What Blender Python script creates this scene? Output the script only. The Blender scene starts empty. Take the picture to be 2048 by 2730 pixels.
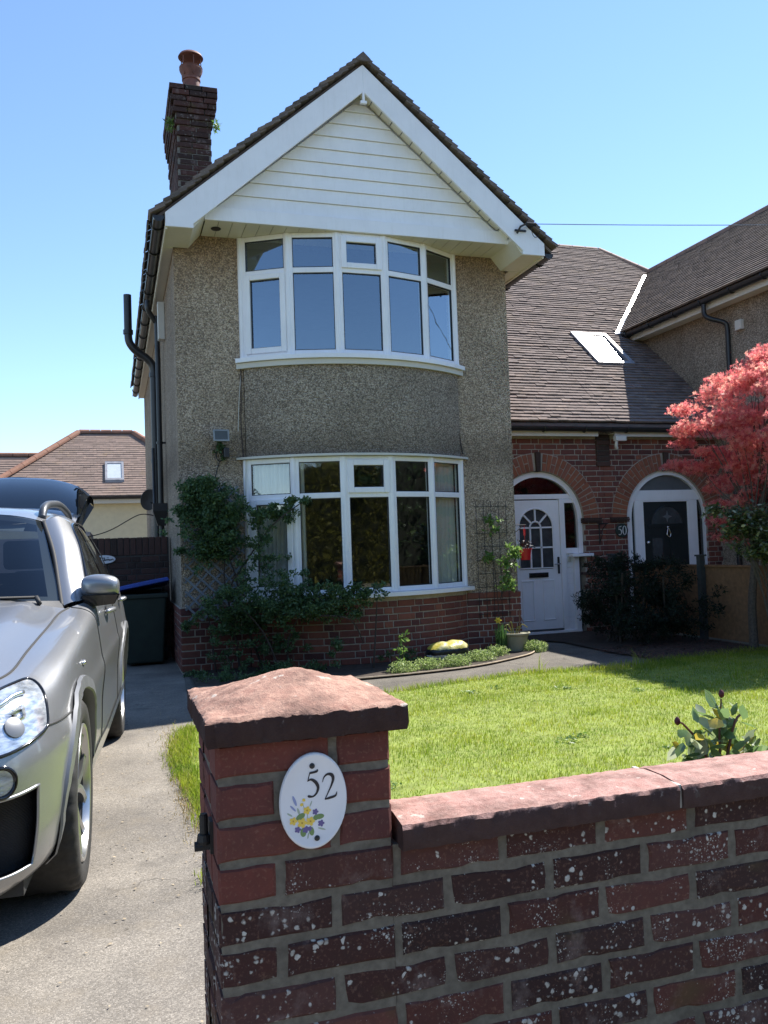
import bpy, bmesh, math, random
import numpy as np
from mathutils import Matrix, Vector, Euler
random.seed(7); RNG = np.random.default_rng(11)
sin, cos, pi, rad = math.sin, math.cos, math.pi, math.radians
SC = bpy.context.scene
COL = SC.collection

# ------------------------------------------------------------------ camera
def camera():
    yaw, pitch, roll = rad(17.77), rad(2.36), rad(2.02)
    f = Vector((sin(yaw)*cos(pitch), cos(yaw)*cos(pitch), sin(pitch)))
    r0 = Vector((cos(yaw), -sin(yaw), 0)); u0 = r0.cross(f)
    r = cos(roll)*r0 - sin(roll)*u0; u = cos(roll)*u0 + sin(roll)*r0
    cd = bpy.data.cameras.new('camera'); c = bpy.data.objects.new('camera', cd); COL.objects.link(c)
    m = Matrix((r, u, -f)).transposed().to_4x4(); m.translation = (0, 0, 1.28); c.matrix_world = m
    cd.sensor_fit = 'VERTICAL'; cd.sensor_height = 36; cd.sensor_width = 27; cd.lens = 36*2260/2730
    cd.clip_start = .05; cd.clip_end = 2000; SC.camera = c
camera()
# ------------------------------------------------------------------ light
SUN = Vector((.56, .29, .776)).normalized()
w = bpy.data.worlds.new('World'); SC.world = w; w.use_nodes = True
nt = w.node_tree; bg = nt.nodes['Background']; sky = nt.nodes.new('ShaderNodeTexSky')
sky.sky_type = 'NISHITA'; sky.sun_disc = False
sky.sun_elevation = math.asin(SUN.z); sky.sun_rotation = math.atan2(SUN.x, SUN.y)
sky.air_density = 1.0; sky.dust_density = .0; sky.ozone_density = 4.2; sky.altitude = 0
nt.links.new(sky.outputs[0], bg.inputs[0]); bg.inputs[1].default_value = .122
sl = bpy.data.lights.new('sun', 'SUN'); sl.energy = 5.0; sl.angle = rad(.53); sl.color = (1, .95, .87)
so = bpy.data.objects.new('sun', sl); COL.objects.link(so); so.rotation_euler = SUN.to_track_quat('Z', 'Y').to_euler(); so.location = (30, 20, 40)
SC.view_settings.view_transform = 'Standard'; SC.view_settings.look = 'None'; SC.view_settings.gamma = 1
SC.view_settings.exposure = 1.05; SC.view_settings.use_curve_mapping = False
SC.cycles.max_bounces = 8; SC.cycles.transparent_max_bounces = 12; SC.cycles.caustics_reflective = False; SC.cycles.caustics_refractive = False
SC.cycles.sample_clamp_indirect = 6

# ------------------------------------------------------------------ helpers
class G:
    """small material builder"""
    def __init__(s, name):
        s.m = bpy.data.materials.new(name); s.m.use_nodes = True; s.t = s.m.node_tree
        s.p = s.t.nodes['Principled BSDF']; s.o = s.t.nodes['Material Output']; s._pos = None
    def n(s, typ, out=0, props=None, **kw):
        nd = s.t.nodes.new('ShaderNode'+typ)
        for k, v in (props or {}).items(): setattr(nd, k, v)
        for k, v in kw.items():
            key = int(k[1:]) if k[0] == 'i' and k[1:].isdigit() else k.replace('_', ' ')
            s.set(nd.inputs[key], v)
        return nd.outputs[out]
    def set(s, sock, v):
        if isinstance(v, bpy.types.NodeSocket): s.t.links.new(v, sock)
        elif isinstance(v, tuple) and len(v) == 3 and sock.type == 'RGBA': sock.default_value = (*v, 1)
        else: sock.default_value = v
    @property
    def pos(s):
        if s._pos is None: s._pos = s.n('NewGeometry')
        return s._pos
    def vec(s, sx, sy, sz): return s.n('VectorMath', props={'operation': 'MULTIPLY'}, i0=s.pos, i1=(sx, sy, sz))
    def noise(s, scale, detail=3, rough=.55, v=None, col=False): return s.n('TexNoise', 1 if col else 0, Vector=v or s.pos, Scale=scale, Detail=detail, Roughness=rough)
    def voro(s, scale, out=0, v=None, feature='F1', rnd=1.): return s.n('TexVoronoi', out, props={'feature': feature}, Vector=v or s.pos, Scale=scale, Randomness=rnd)
    def ramp(s, fac, stops, interp='LINEAR'):
        nd = s.t.nodes.new('ShaderNodeValToRGB'); s.set(nd.inputs[0], fac); cr = nd.color_ramp; cr.interpolation = interp
        while len(cr.elements) < len(stops): cr.elements.new(.5)
        for e, (p, c) in zip(cr.elements, stops): e.position = p; e.color = (*c, 1) if len(c) == 3 else c
        return nd.outputs[0]
    def mix(s, fac, a, b, mode='MIX'):
        nd = s.t.nodes.new('ShaderNodeMix'); nd.data_type = 'RGBA'; nd.blend_type = mode
        s.set(nd.inputs[0], fac); s.set(nd.inputs[6], a); s.set(nd.inputs[7], b); return nd.outputs[2]
    def math(s, op, a, b=0., c=0., clamp=False): 
        return s.n('Math', props={'operation': op, 'use_clamp': clamp}, i0=a, i1=b, i2=c)
    def rng(s):   # one random number per object and per loose piece
        a = s.n('ObjectInfo', 5); b = s.t.nodes.new('ShaderNodeNewGeometry').outputs['Random Per Island']
        return s.math('FRACT', s.math('ADD', a, b))
    def bump(s, h, strength=.5, dist=.01): return s.n('Bump', Height=h, Strength=strength, Distance=dist)
    def fin(s, col=None, rough=.8, metal=0., spec=.5, normal=None, **kw):
        if col is not None: s.set(s.p.inputs['Base Color'], col)
        s.set(s.p.inputs['Roughness'], rough); s.set(s.p.inputs['Metallic'], metal); s.set(s.p.inputs['Specular IOR Level'], spec)
        if normal is not None: s.set(s.p.inputs['Normal'], normal)
        for k, v in kw.items(): s.set(s.p.inputs[k.replace('_', ' ')], v)
        return s.m
def plain(name, col, rough=.6, metal=0., spec=.5, var=.12, scale=9, bump=.0, **kw):
    g = G(name); n = g.noise(scale, 4)
    d = tuple(max(0, c*(1-var)) for c in col); l = tuple(min(1, c*(1+var)) for c in col)
    return g.fin(g.ramp(n, [(.3, d), (.7, l)]), rough, metal, spec, g.bump(g.noise(scale*12, 2), bump, .002) if bump else None, **kw)

class MB:
    """collects geometry for one mesh"""
    def __init__(s): s.v = []; s.f = []
    def add(s, verts, faces):
        o = len(s.v); s.v += [tuple(v) for v in verts]; s.f += [tuple(i+o for i in f) for f in faces]; return s
    def box(s, x0, x1, y0, y1, z0, z1, M=None):
        v = [(x0, y0, z0), (x1, y0, z0), (x1, y1, z0), (x0, y1, z0), (x0, y0, z1), (x1, y0, z1), (x1, y1, z1), (x0, y1, z1)]
        if M is not None: v = [tuple(M @ Vector(p)) for p in v]
        return s.add(v, [(3, 2, 1, 0), (4, 5, 6, 7), (0, 1, 5, 4), (1, 2, 6, 5), (2, 3, 7, 6), (3, 0, 4, 7)])
    def prism(s, poly, a, b, axis='y'):
        """poly of 2-D points extruded along an axis"""
        n = len(poly)
        def P(p, t): return {'y': (p[0], t, p[1]), 'z': (p[0], p[1], t), 'x': (t, p[0], p[1])}[axis]
        v = [P(p, a) for p in poly]+[P(p, b) for p in poly]
        return s.add(v, [tuple(range(n)), tuple(range(2*n-1, n-1, -1))]+[(i, i+n, (i+1) % n+n, (i+1) % n) for i in range(n)])
    def tube(s, pts, r, k=8, cap=True):
        pts = [Vector(p) for p in pts]; n = len(pts); rr = [float(q) for q in r] if isinstance(r, (list, tuple)) else [float(r)]*n
        up = Vector((0, 0, 1)); V = []; prev = None
        for i, p in enumerate(pts):
            t = (pts[min(i+1, n-1)]-pts[max(i-1, 0)]).normalized()
            a = (prev-t*prev.dot(t)) if prev is not None else (up.cross(t) if abs(t.z) < .95 else Vector((1, 0, 0)).cross(t))
            if a.length < 1e-6: a = Vector((1, 0, 0))
            a.normalize(); prev = a; b = t.cross(a)
            V += [p+rr[i]*(cos(2*pi*j/k)*a+sin(2*pi*j/k)*b) for j in range(k)]
        F = [(i*k+j, i*k+(j+1) % k, (i+1)*k+(j+1) % k, (i+1)*k+j) for i in range(n-1) for j in range(k)]
        if cap: F += [tuple(range(k-1, -1, -1)), tuple((n-1)*k+j for j in range(k))]
        return s.add(V, F)
    def lathe(s, prof, k=24, c=(0, 0, 0), M=None):
        V = [(r*cos(2*pi*j/k), r*sin(2*pi*j/k), z) for r, z in prof for j in range(k)]
        V = [tuple((M @ Vector(p)) if M is not None else (p[0]+c[0], p[1]+c[1], p[2]+c[2])) for p in V]
        n = len(prof); return s.add(V, [(i*k+j, i*k+(j+1) % k, (i+1)*k+(j+1) % k, (i+1)*k+j) for i in range(n-1) for j in range(k)])
    def grid(s, P, nu, nv, closed=False):
        """P: list of nu*nv points, row-major"""
        F = [(i*nv+j, i*nv+j+1, (i+1)*nv+j+1, (i+1)*nv+j) for i in range(nu-1) for j in range(nv-1)]
        return s.add(P, F)
    def mesh(s, name):
        m = bpy.data.meshes.new(name); m.from_pydata(s.v, [], s.f); m.update(); return m

def thing(name, label, cat, loc=(0, 0, 0), group=None, rotz=0):
    o = bpy.data.objects.new(name, None); COL.objects.link(o); o.location = loc; o.rotation_euler = (0, 0, rotz)
    o.empty_display_size = .1; tag(o, label, cat, group); return o
def tag(o, label, cat, group=None, kind=None):
    o['label'] = label; o['category'] = cat
    if group: o['group'] = group
    if kind: o['kind'] = kind
    return o
def link(name, me, mat=None, parent=None, smooth=False, sharp=None, mtx=None, local=False, label=None):
    if isinstance(me, MB): me = me.mesh(name)
    if mat is not None and not me.materials: me.materials.append(mat)
    o = bpy.data.objects.new(name, me); COL.objects.link(o)
    if mtx is not None: o.matrix_basis = mtx
    if parent is not None:
        o.parent = parent
        if parent.type == 'EMPTY' and not local: o.matrix_parent_inverse = Matrix.Translation(-parent.location)
    if smooth:
        me.shade_smooth()
        if sharp:
            try: me.set_sharp_from_angle(angle=rad(sharp))
            except Exception: pass
    if label: o['label'] = label
    return o
def bevel(o, wdt=.004, seg=2, ang=35):
    b = o.modifiers.new('bevel', 'BEVEL'); b.width = wdt; b.segments = seg; b.limit_method = 'ANGLE'; b.angle_limit = rad(ang); return o
def subsurf(o, l=1):
    b = o.modifiers.new('sub', 'SUBSURF'); b.levels = l; b.render_levels = l; return o
def stuff(o): o['kind'] = 'stuff'; return o
def struct(o): o['kind'] = 'structure'; return o
def catmull(P, n):
    P = [np.array(p, float) for p in P]; out = []
    for i in range(len(P)-1):
        a, b, c, d = P[max(i-1, 0)], P[i], P[i+1], P[min(i+2, len(P)-1)]
        for t in np.linspace(0, 1, n, endpoint=False):
            out.append(.5*((2*b)+(c-a)*t+(2*a-5*b+4*c-d)*t*t+(3*b-a-3*c+d)*t**3))
    out.append(P[-1]); return out
_bm = {}
def rough_brick(l, h, d, var, mat):
    """a worn brick: ragged outline, chipped arris, uneven face"""
    key = ('r', round(l, 3), round(h, 3), round(d, 3), var, mat.name)
    if key not in _bm:
        r = random.Random(hash(key[:5])); nl = 5 if l > .15 else 3; O = [(l*i/nl, 0, 0, -1) for i in range(nl)]+[(l, h*i/2, 1, 0) for i in range(2)]+[(l-l*i/nl, h, 0, 1) for i in range(nl)]+[(0, h-h*i/2, -1, 0) for i in range(2)]
        n = len(O); A, B, K = [], [], []
        for (x, z, ox, oz) in O:
            e = r.uniform(-.0018, .0011)*(.45 if ox else 1); x2, z2 = x+(e if x > l*.5 else -e)*(abs(ox) or x in (0, l)), z+(e if z > h*.5 else -e)*(z in (0, h)); c = r.uniform(.004, .009)*(2 if r.random() < .12 else 1)
            A.append((x2+(c if x2 < l*.02 else -c if x2 > l*.98 else 0), r.uniform(-.0012, .0008), z2+(c if z2 < h*.1 else -c if z2 > h*.9 else 0))); B.append((x2, .006+r.uniform(0, .003), z2)); K.append((x, d, z))
        m = MB().add(A+B+K, [tuple(range(n))]+[(n+i, n+(i+1) % n, (i+1) % n, i) for i in range(n)]+[(2*n+i, 2*n+(i+1) % n, n+(i+1) % n, n+i) for i in range(n)]).mesh('brick'); m.materials.append(mat); _bm[key] = m
    return _bm[key]
def brick_mesh(l, h, d, var, mat):
    """one brick: x 0..l, z 0..h, face at y=0, chamfered arris, slightly uneven"""
    key = (round(l, 3), round(h, 3), round(d, 3), var, mat.name)
    if key not in _bm:
        rnd = random.Random(hash(key[:4])); j = lambda a=.0024: rnd.uniform(-a, a); c = .005
        B = [(0+j(), c, 0+j()), (l+j(), c, 0+j()), (l+j(), c, h+j()), (0+j(), c, h+j())]
        Fv = [(c+j(), j(.001), c+j()), (l-c+j(), j(.001), c+j()), (l-c+j(), j(.001), h-c+j()), (c+j(), j(.001), h-c+j())]
        K = [(0, d, 0), (l, d, 0), (l, d, h), (0, d, h)]
        m = MB().add(Fv+B+K, [(0, 1, 2, 3), (4, 5, 1, 0), (5, 6, 2, 1), (6, 7, 3, 2), (7, 4, 0, 3), (8, 9, 5, 4), (9, 10, 6, 5), (10, 11, 7, 6), (11, 8, 4, 7)]).mesh('brick')
        m.materials.append(mat); _bm[key] = m
    return _bm[key]
def brick(parent, P, ang, l, h, d, mat, name='brick', jit=.0015, rough=False):
    m = rough_brick(l, h, d, random.randrange(6), mat) if rough else brick_mesh(l, h, d, random.randrange(3), mat)
    mt = Matrix.Translation(Vector(P)) @ Matrix.Rotation(ang, 4, 'Z') @ Matrix.Translation((0, random.uniform(-jit, jit), 0))
    return link(name, m, None, parent, mtx=mt)
def arr_mesh(name, verts, faces_by_n):
    """fast mesh: verts Nx3 array, list of (M x k index arrays)"""
    me = bpy.data.meshes.new(name); nv = len(verts); me.vertices.add(nv); me.vertices.foreach_set('co', np.asarray(verts, np.float32).ravel())
    L = [f.ravel() for f in faces_by_n]; tot = np.concatenate(L).astype(np.int32); me.loops.add(len(tot)); me.loops.foreach_set('vertex_index', tot)
    sizes = np.concatenate([np.full(len(f), f.shape[1], np.int32) for f in faces_by_n]); starts = np.concatenate([[0], np.cumsum(sizes)[:-1]]).astype(np.int32)
    me.polygons.add(len(sizes)); me.polygons.foreach_set('loop_start', starts)
    try: me.polygons.foreach_set('loop_total', sizes)
    except Exception: pass
    me.update(calc_edges=True); me.validate(); return me
def rand_rot(n, up=None, spread=pi):
    """n random rotation matrices; local z tilts up to spread away from up"""
    th = RNG.uniform(0, 2*pi, n); ph = RNG.uniform(0, spread, n) if spread < 3 else np.arccos(RNG.uniform(-1, 1, n)); sp = RNG.uniform(0, 2*pi, n)
    def Rz(a): z = np.zeros_like(a); o = np.ones_like(a); return np.stack([np.cos(a), -np.sin(a), z, np.sin(a), np.cos(a), z, z, z, o], 1).reshape(-1, 3, 3)
    def Ry(a): z = np.zeros_like(a); o = np.ones_like(a); return np.stack([np.cos(a), z, np.sin(a), z, o, z, -np.sin(a), z, np.cos(a)], 1).reshape(-1, 3, 3)
    return Rz(th) @ Ry(ph) @ Rz(sp)
LEAF = {  # templates: verts, faces (length 1)
    'oval': (np.array([(0, 0, 0), (.22, .3, .03), (.2, .65, .03), (0, 1, 0), (-.2, .65, .03), (-.22, .3, .03), (0, .5, -.03)]), [(0, 1, 6), (1, 2, 6), (2, 3, 6), (3, 4, 6), (4, 5, 6), (5, 0, 6)]),
    'thin': (np.array([(0, 0, 0), (.13, .45, .02), (0, 1, 0), (-.13, .45, .02)]), [(0, 1, 2, 3)]),
    'palm': (np.array([(0, 0, 0)]+[p for a, l in ((-1.7, .6), (-.85, .85), (0, 1), (.85, .85), (1.7, .6)) for p in
             ((.42*l*sin(a)-.11*cos(a), .42*l*cos(a)+.11*sin(a), -.03), (l*sin(a), l*cos(a), -.12), (.42*l*sin(a)+.11*cos(a), .42*l*cos(a)-.11*sin(a), -.03))]),
             [(0, 3*k+1, 3*k+2, 3*k+3) for k in range(5)]),
    'tri': (np.array([(0, 0, 0), (.25, .5, .04), (0, 1, 0), (-.25, .5, .04)]), [(0, 1, 2, 3)]),
}
def leaves(name, C, size, kind, mat, parent=None, spread=pi, local=False):
    """a cloud of leaf-shaped faces at the points C"""
    T, F = LEAF[kind]; C = np.asarray(C, float); n = len(C); s = np.broadcast_to(np.asarray(size, float), (n,))*RNG.uniform(.7, 1.25, n)
    R = rand_rot(n, spread=spread); V = C[:, None, :]+np.einsum('nij,kj->nki', R, T)*s[:, None, None]; k = len(T)
    byn = {}
    for f in F: byn.setdefault(len(f), []).append(np.array(f))
    off = (np.arange(n)*k)[:, None]
    fs = [np.concatenate([off+f[None, :] for f in L]) for L in byn.values()]
    return link(name, arr_mesh(name, V.reshape(-1, 3), fs), mat, parent, local=local)
# ------------------------------------------------------------------ materials
def brick_mat(name, stops, lichen=0., rough=.9, spots=92, dirt=.5):
    g = G(name); r = g.rng(); base = g.ramp(r, stops)
    n = g.noise(26, 5); base = g.mix(g.math('MULTIPLY', g.ramp(n, [(.35, (0, 0, 0)), (.75, (1, 1, 1))]), dirt), base, g.mix(.6, base, (.035, .026, .024)))
    base = g.mix(g.math('MULTIPLY', g.ramp(g.noise(140, 3), [(.55, (0, 0, 0)), (.75, (1, 1, 1))]), .35), base, (.30, .17, .12))
    h = g.math('ADD', g.math('MULTIPLY', g.noise(160, 4, .7), .6), g.math('MULTIPLY', n, .8))
    if lichen:
        pv = g.n('VectorMath', props={'operation': 'ADD'}, i0=g.pos, i1=g.n('VectorMath', props={'operation': 'SCALE'}, i0=g.noise(70, 3, col=True), Scale=.012))
        d = g.voro(spots, v=pv); rr = g.n('SeparateColor', Color=g.voro(spots, 1, v=pv))
        patch = g.ramp(g.noise(8, 3), [(.36, (0, 0, 0)), (.58, (1.15, 1.15, 1.15))])
        thr = g.math('MULTIPLY', g.math('MULTIPLY', g.math('POWER', rr, 2.5), .62), patch)
        m1 = g.math('MULTIPLY', g.math('SUBTRACT', thr, d), 4.5, clamp=True)
        d2 = g.voro(spots*2.7, v=pv); r2 = g.n('SeparateColor', Color=g.voro(spots*2.7, 1, v=pv)); patch2 = g.ramp(g.noise(11, 3), [(.44, (0, 0, 0)), (.66, (1, 1, 1))])
        m2 = g.math('MULTIPLY', g.math('SUBTRACT', g.math('MULTIPLY', g.math('MULTIPLY', r2, r2), g.math('MULTIPLY', patch2, .8)), d2), 3.2, clamp=True)
        m = g.math('MULTIPLY', g.math('MAXIMUM', m1, m2), lichen)
        base = g.mix(m, base, g.ramp(g.noise(60, 2), [(.3, (.3, .285, .255)), (.7, (.58, .56, .51))])); h = g.math('ADD', h, g.math('MULTIPLY', m, .3))
        base = g.mix(g.math('MULTIPLY', g.ramp(g.noise(5, 2), [(.62, (0, 0, 0)), (.72, (1, 1, 1))]), .45), base, (.10, .085, .03))
        haze = g.math('MULTIPLY', g.ramp(g.noise(6.3, 5, .7, v=g.vec(1.3, 1, 1)), [(.56, (0, 0, 0)), (.72, (1, 1, 1))]), g.math('MULTIPLY', g.noise(90, 4, .7), .8)); base = g.mix(haze, base, (.30, .24, .22))
    return g.fin(base, rough, 0, .25, g.bump(h, .5, .004))
def mortar_mat(name, a, b):
    g = G(name); return g.fin(g.mix(g.math('MULTIPLY', g.ramp(g.noise(7, 3), [(.45, (0, 0, 0)), (.65, (1, 1, 1))]), .4), g.ramp(g.noise(60, 4), [(.3, a), (.7, b)]), tuple(c*.55 for c in a)), .95, 0, .1, g.bump(g.noise(220, 3), .5, .003))
M = {}
M['brick_house'] = brick_mat('house brick', [(0, (.10, .042, .04)), (.2, (.17, .058, .045)), (.5, (.22, .075, .05)), (.75, (.15, .058, .05)), (1, (.29, .105, .065))])
M['brick_arch'] = brick_mat('arch brick', [(0, (.24, .085, .05)), (.5, (.33, .12, .065)), (1, (.27, .11, .075))])
M['brick_pier'] = brick_mat('pier brick', [(0, (.13, .042, .033)), (.4, (.165, .05, .038)), (.7, (.12, .044, .038)), (1, (.22, .068, .044))], dirt=.6)
M['brick_wall'] = brick_mat('garden wall brick', [(0, (.032, .018, .017)), (.2, (.05, .023, .02)), (.4, (.085, .032, .026)), (.55, (.12, .044, .034)), (.66, (.05, .026, .023)), (.8, (.085, .043, .038)), (.92, (.11, .042, .034)), (1, (.15, .058, .045))], lichen=1.)
M['brick_dark'] = brick_mat('weathered brick', [(0, (.045, .032, .028)), (.5, (.075, .045, .038)), (1, (.1, .052, .042))])
M['brick_chim'] = brick_mat('chimney brick', [(0, (.035, .022, .02)), (.5, (.06, .03, .026)), (.8, (.085, .036, .03)), (1, (.03, .026, .023))], lichen=.25, spots=30)
M['mortar'] = mortar_mat('mortar', (.34, .30, .25), (.46, .41, .34)); M['mortar_chim'] = mortar_mat('chimney mortar', (.14, .13, .11), (.26, .245, .21))
M['mortar_grey'] = mortar_mat('garden wall mortar', (.135, .118, .094), (.21, .187, .15))
M['mortar_dark'] = mortar_mat('dark mortar', (.075, .068, .06), (.11, .1, .09))
def pebble(name='pebbledash', tint=(1.5, 1.35, 1.26)):
    g = G(name); pv = g.pos
    c1 = g.n('SeparateColor', Color=g.voro(76, 1)); d1 = g.voro(76); c2 = g.n('SeparateColor', Color=g.voro(125, 1))
    st = g.ramp(c1, [(0, (.025, .02, .016)), (.2, (.07, .055, .042)), (.3, (.26, .215, .155)), (.5, (.40, .345, .26)), (.75, (.54, .475, .37)), (.92, (.74, .69, .58)), (1, (.14, .09, .06))])
    st = g.mix(.35, st, g.ramp(c2, [(0, (.1, .085, .065)), (.4, (.36, .31, .23)), (1, (.6, .54, .43))]))
    st = g.mix(g.ramp(d1, [(.45, (0, 0, 0)), (.8, (.75, .75, .75))]), st, (.10, .085, .065))
    big = g.ramp(g.noise(1.1, 5, .6), [(.42, (0, 0, 0)), (.7, (1, 1, 1))]); st = g.mix(g.math('MULTIPLY', big, .5), st, g.mix(.75, st, (.085, .068, .045), 'MULTIPLY'))
    # weather stains: rusty dirt washed down below the eaves, soot above the window head
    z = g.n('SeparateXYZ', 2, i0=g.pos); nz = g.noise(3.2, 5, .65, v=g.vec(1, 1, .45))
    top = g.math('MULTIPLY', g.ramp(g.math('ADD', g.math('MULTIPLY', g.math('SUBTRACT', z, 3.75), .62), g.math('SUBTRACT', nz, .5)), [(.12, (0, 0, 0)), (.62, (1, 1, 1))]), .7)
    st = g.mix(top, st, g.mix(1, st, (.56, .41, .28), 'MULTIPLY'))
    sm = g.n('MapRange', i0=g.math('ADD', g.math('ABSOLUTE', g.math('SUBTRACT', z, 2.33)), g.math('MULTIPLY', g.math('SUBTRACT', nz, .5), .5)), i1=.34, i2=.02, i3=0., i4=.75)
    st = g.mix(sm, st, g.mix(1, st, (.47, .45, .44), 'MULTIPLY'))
    st = g.mix(.2, st, (.33, .29, .23)); st = g.mix(1, st, tint, 'MULTIPLY')
    h = g.math('SUBTRACT', 1., g.math('MULTIPLY', d1, 1.4)); return g.fin(st, .92, 0, .2, g.bump(h, .9, .012))
M['pebble'] = pebble(); M['pebble_bay'] = pebble('weathered bay and shaded wing pebbledash', (1.2, 1.13, 1.11)); M['pebble_side'] = pebble('side pebbledash with painted light', (1.25, 1.12, 1.06))  # side-wall copy: pinkish reflected light put into the tint
def upvc(name, col, rough=.32):
    g = G(name); n = g.noise(3, 4); c2 = tuple(x*.93 for x in col)
    streak = g.ramp(g.noise(6, 4, .6, v=g.vec(6, 6, .7)), [(.5, (0, 0, 0)), (.8, (1, 1, 1))])
    return g.fin(g.mix(g.math('MULTIPLY', streak, .2), g.ramp(n, [(.3, c2), (.6, col)]), tuple(x*y for x, y in zip(col, (.72, .7, .64)))), rough, 0, .5, g.bump(g.noise(40, 2), .04, .002))
M['upvc'] = upvc('white plastic frame', (.9, .89, .9)); M['clad'] = upvc('white cladding', (.91, .895, .88), .4); M['soffit'] = upvc('cream soffit board', (.78, .73, .62), .5)
M['oldwhite'] = upvc('aged white paint', (.66, .63, .56), .6)
M['black'] = plain('black plastic', (.018, .018, .02), .38, var=.3); M['iron'] = plain('black iron', (.012, .012, .013), .55)
M['rubber'] = plain('dark rubber', (.02, .02, .02), .7); M['dark'] = plain('dark interior', (.05, .045, .04), .9)
M['lead'] = plain('lead sheet', (.30, .30, .32), .5, .3, var=.2); M['zinc'] = plain('bright flashing', (.75, .75, .76), .25, .8)
def tile_mat(name, stops, lich=.35, spec=.3, rough=.75):
    g = G(name); r = g.rng(); b = g.ramp(r, stops); b = g.mix(g.math('MULTIPLY', g.ramp(g.noise(8, 5, .6), [(.4, (0, 0, 0)), (.7, (1, 1, 1))]), .5), b, g.mix(.7, b, (.06, .05, .045)))
    l = g.math('MULTIPLY', g.math('MULTIPLY', g.ramp(g.noise(2.2, 4, .7), [(.55, (0, 0, 0)), (.7, (1, 1, 1))]), g.ramp(g.noise(45, 3, .7), [(.48, (0, 0, 0)), (.58, (1, 1, 1))])), lich)
    b = g.mix(l, b, (.34, .23, .07)); b = g.mix(g.math('MULTIPLY', g.ramp(g.noise(70, 2), [(.62, (0, 0, 0)), (.7, (1, 1, 1))]), .35), b, (.42, .4, .36))
    return g.fin(b, rough, 0, spec, g.bump(g.noise(90, 4), .35, .004))
M['tile'] = tile_mat('brown clay roof tile', [(0, (.16, .127, .115)), (.3, (.205, .162, .145)), (.55, (.24, .188, .168)), (.8, (.19, .155, .142)), (1, (.28, .215, .182))], .3, .12, .9)
M['tile_side'] = tile_mat('grey clay roof tile', [(0, (.115, .096, .085)), (.5, (.17, .138, .122)), (1, (.21, .168, .145))], .35, .12, .9)
M['tile_far'] = tile_mat('faded roof tile', [(0, (.19, .135, .11)), (.5, (.23, .165, .135)), (1, (.27, .19, .155))], .55)
M['ridge'] = tile_mat('ridge tile', [(0, (.24, .15, .11)), (1, (.33, .2, .14))], .5); M['ridge_red'] = tile_mat('red ridge tile', [(0, (.27, .13, .085)), (1, (.34, .165, .105))], .3)
M['terracotta'] = plain('terracotta', (.15, .058, .042), .7, var=.35, bump=.2)
def glass(name, ior=2.2, tint=(.75, .8, .78), rough=.0, wob=.0, gcol=(.95, .97, 1)):
    g = G(name); g.t.nodes.remove(g.p)
    tr = g.n('BsdfTransparent', Color=tint); gl = g.n('BsdfGlossy', Roughness=rough, Color=gcol)
    bf = g.n('NewGeometry', 6); fr = g.n('Fresnel', IOR=g.math('ADD', g.math('MULTIPLY', bf, 1/ior-ior), ior))
    if wob:
        b = g.bump(g.noise(2.2, 2), wob, .02); g.set(gl.node.inputs['Normal'], b)
    g.t.links.new(g.n('MixShader', i0=fr, i1=tr, i2=gl), g.o.inputs[0]); return g.m
M['glass'] = glass('window glass', 3.1, wob=.06, gcol=(.74, .87, 1)); M['glass_low'] = glass('lower window glass', 2.4, (.85, .88, .86), .025, wob=.08); M['glass_dim'] = glass('porch glass', 1.75, (.35, .36, .36), wob=.03)
M['glass_frost'] = plain('frosted door glass', (.055, .062, .068), .22, spec=.7, var=.3); M['glass_sky'] = glass('skylight glass', 2.6, (.3, .33, .36), .09)
def cloth():
    g = G('net curtain'); g.t.nodes.remove(g.p); d = g.n('BsdfDiffuse', Color=(.92, .9, .82)); t = g.n('BsdfTranslucent', Color=(.92, .9, .82))
    g.t.links.new(g.n('MixShader', i0=.35, i1=d, i2=t), g.o.inputs[0]); return g.m
M['cloth'] = cloth()
def tarmac(name, a, b, cracks=True):
    g = G(name); st = g.n('SeparateColor', Color=g.voro(230, 1)); c = g.ramp(st, [(0, tuple(x*.75 for x in a)), (.5, a), (.85, b), (1, tuple(min(1, x*1.25) for x in b))])
    big = g.ramp(g.noise(1.3, 5, .6), [(.35, (.62, .6, .58)), (.65, (1.1, 1.06, 1.0))]); c = g.mix(1, c, big, 'MULTIPLY')
    c = g.mix(g.math('MULTIPLY', g.ramp(g.noise(5, 4, .65), [(.52, (0, 0, 0)), (.7, (1, 1, 1))]), .4), c, (.2, .17, .13))
    h = g.math('ADD', g.math('SUBTRACT', 1., g.voro(230)), g.math('MULTIPLY', g.noise(9, 4), 1.5))
    if cracks:
        pv = g.n('VectorMath', props={'operation': 'ADD'}, i0=g.pos, i1=g.n('VectorMath', props={'operation': 'SCALE'}, i0=g.noise(3, 4, col=True), Scale=.5))
        e = g.ramp(g.voro(.8, v=pv, feature='DISTANCE_TO_EDGE'), [(0, (1, 1, 1)), (.006, (0, 0, 0))]); m = g.math('MULTIPLY', e, g.ramp(g.noise(.9, 2), [(.5, (0, 0, 0)), (.55, (1, 1, 1))]))
        c = g.mix(g.math('MULTIPLY', m, .8), c, (.035, .03, .026))
        oil = g.math('MULTIPLY', g.ramp(g.noise(2.1, 3, .5), [(.62, (0, 0, 0)), (.72, (1, 1, 1))]), .45); c = g.mix(oil, c, (.085, .078, .07)); c = g.mix(g.math('MULTIPLY', g.ramp(g.noise(42, 2), [(.68, (0, 0, 0)), (.71, (1, 1, 1))]), .5), c, (.05, .042, .034))
    return g.fin(c, .88, 0, .25, g.bump(h, .3, .005))
M['tarmac'] = tarmac('worn tarmac drive', (.222, .207, .187), (.295, .275, .248)); M['path'] = tarmac('tarmac path', (.135, .125, .112), (.2, .188, .168)); M['road'] = tarmac('road asphalt', (.06, .06, .06), (.1, .1, .1), False)
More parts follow.
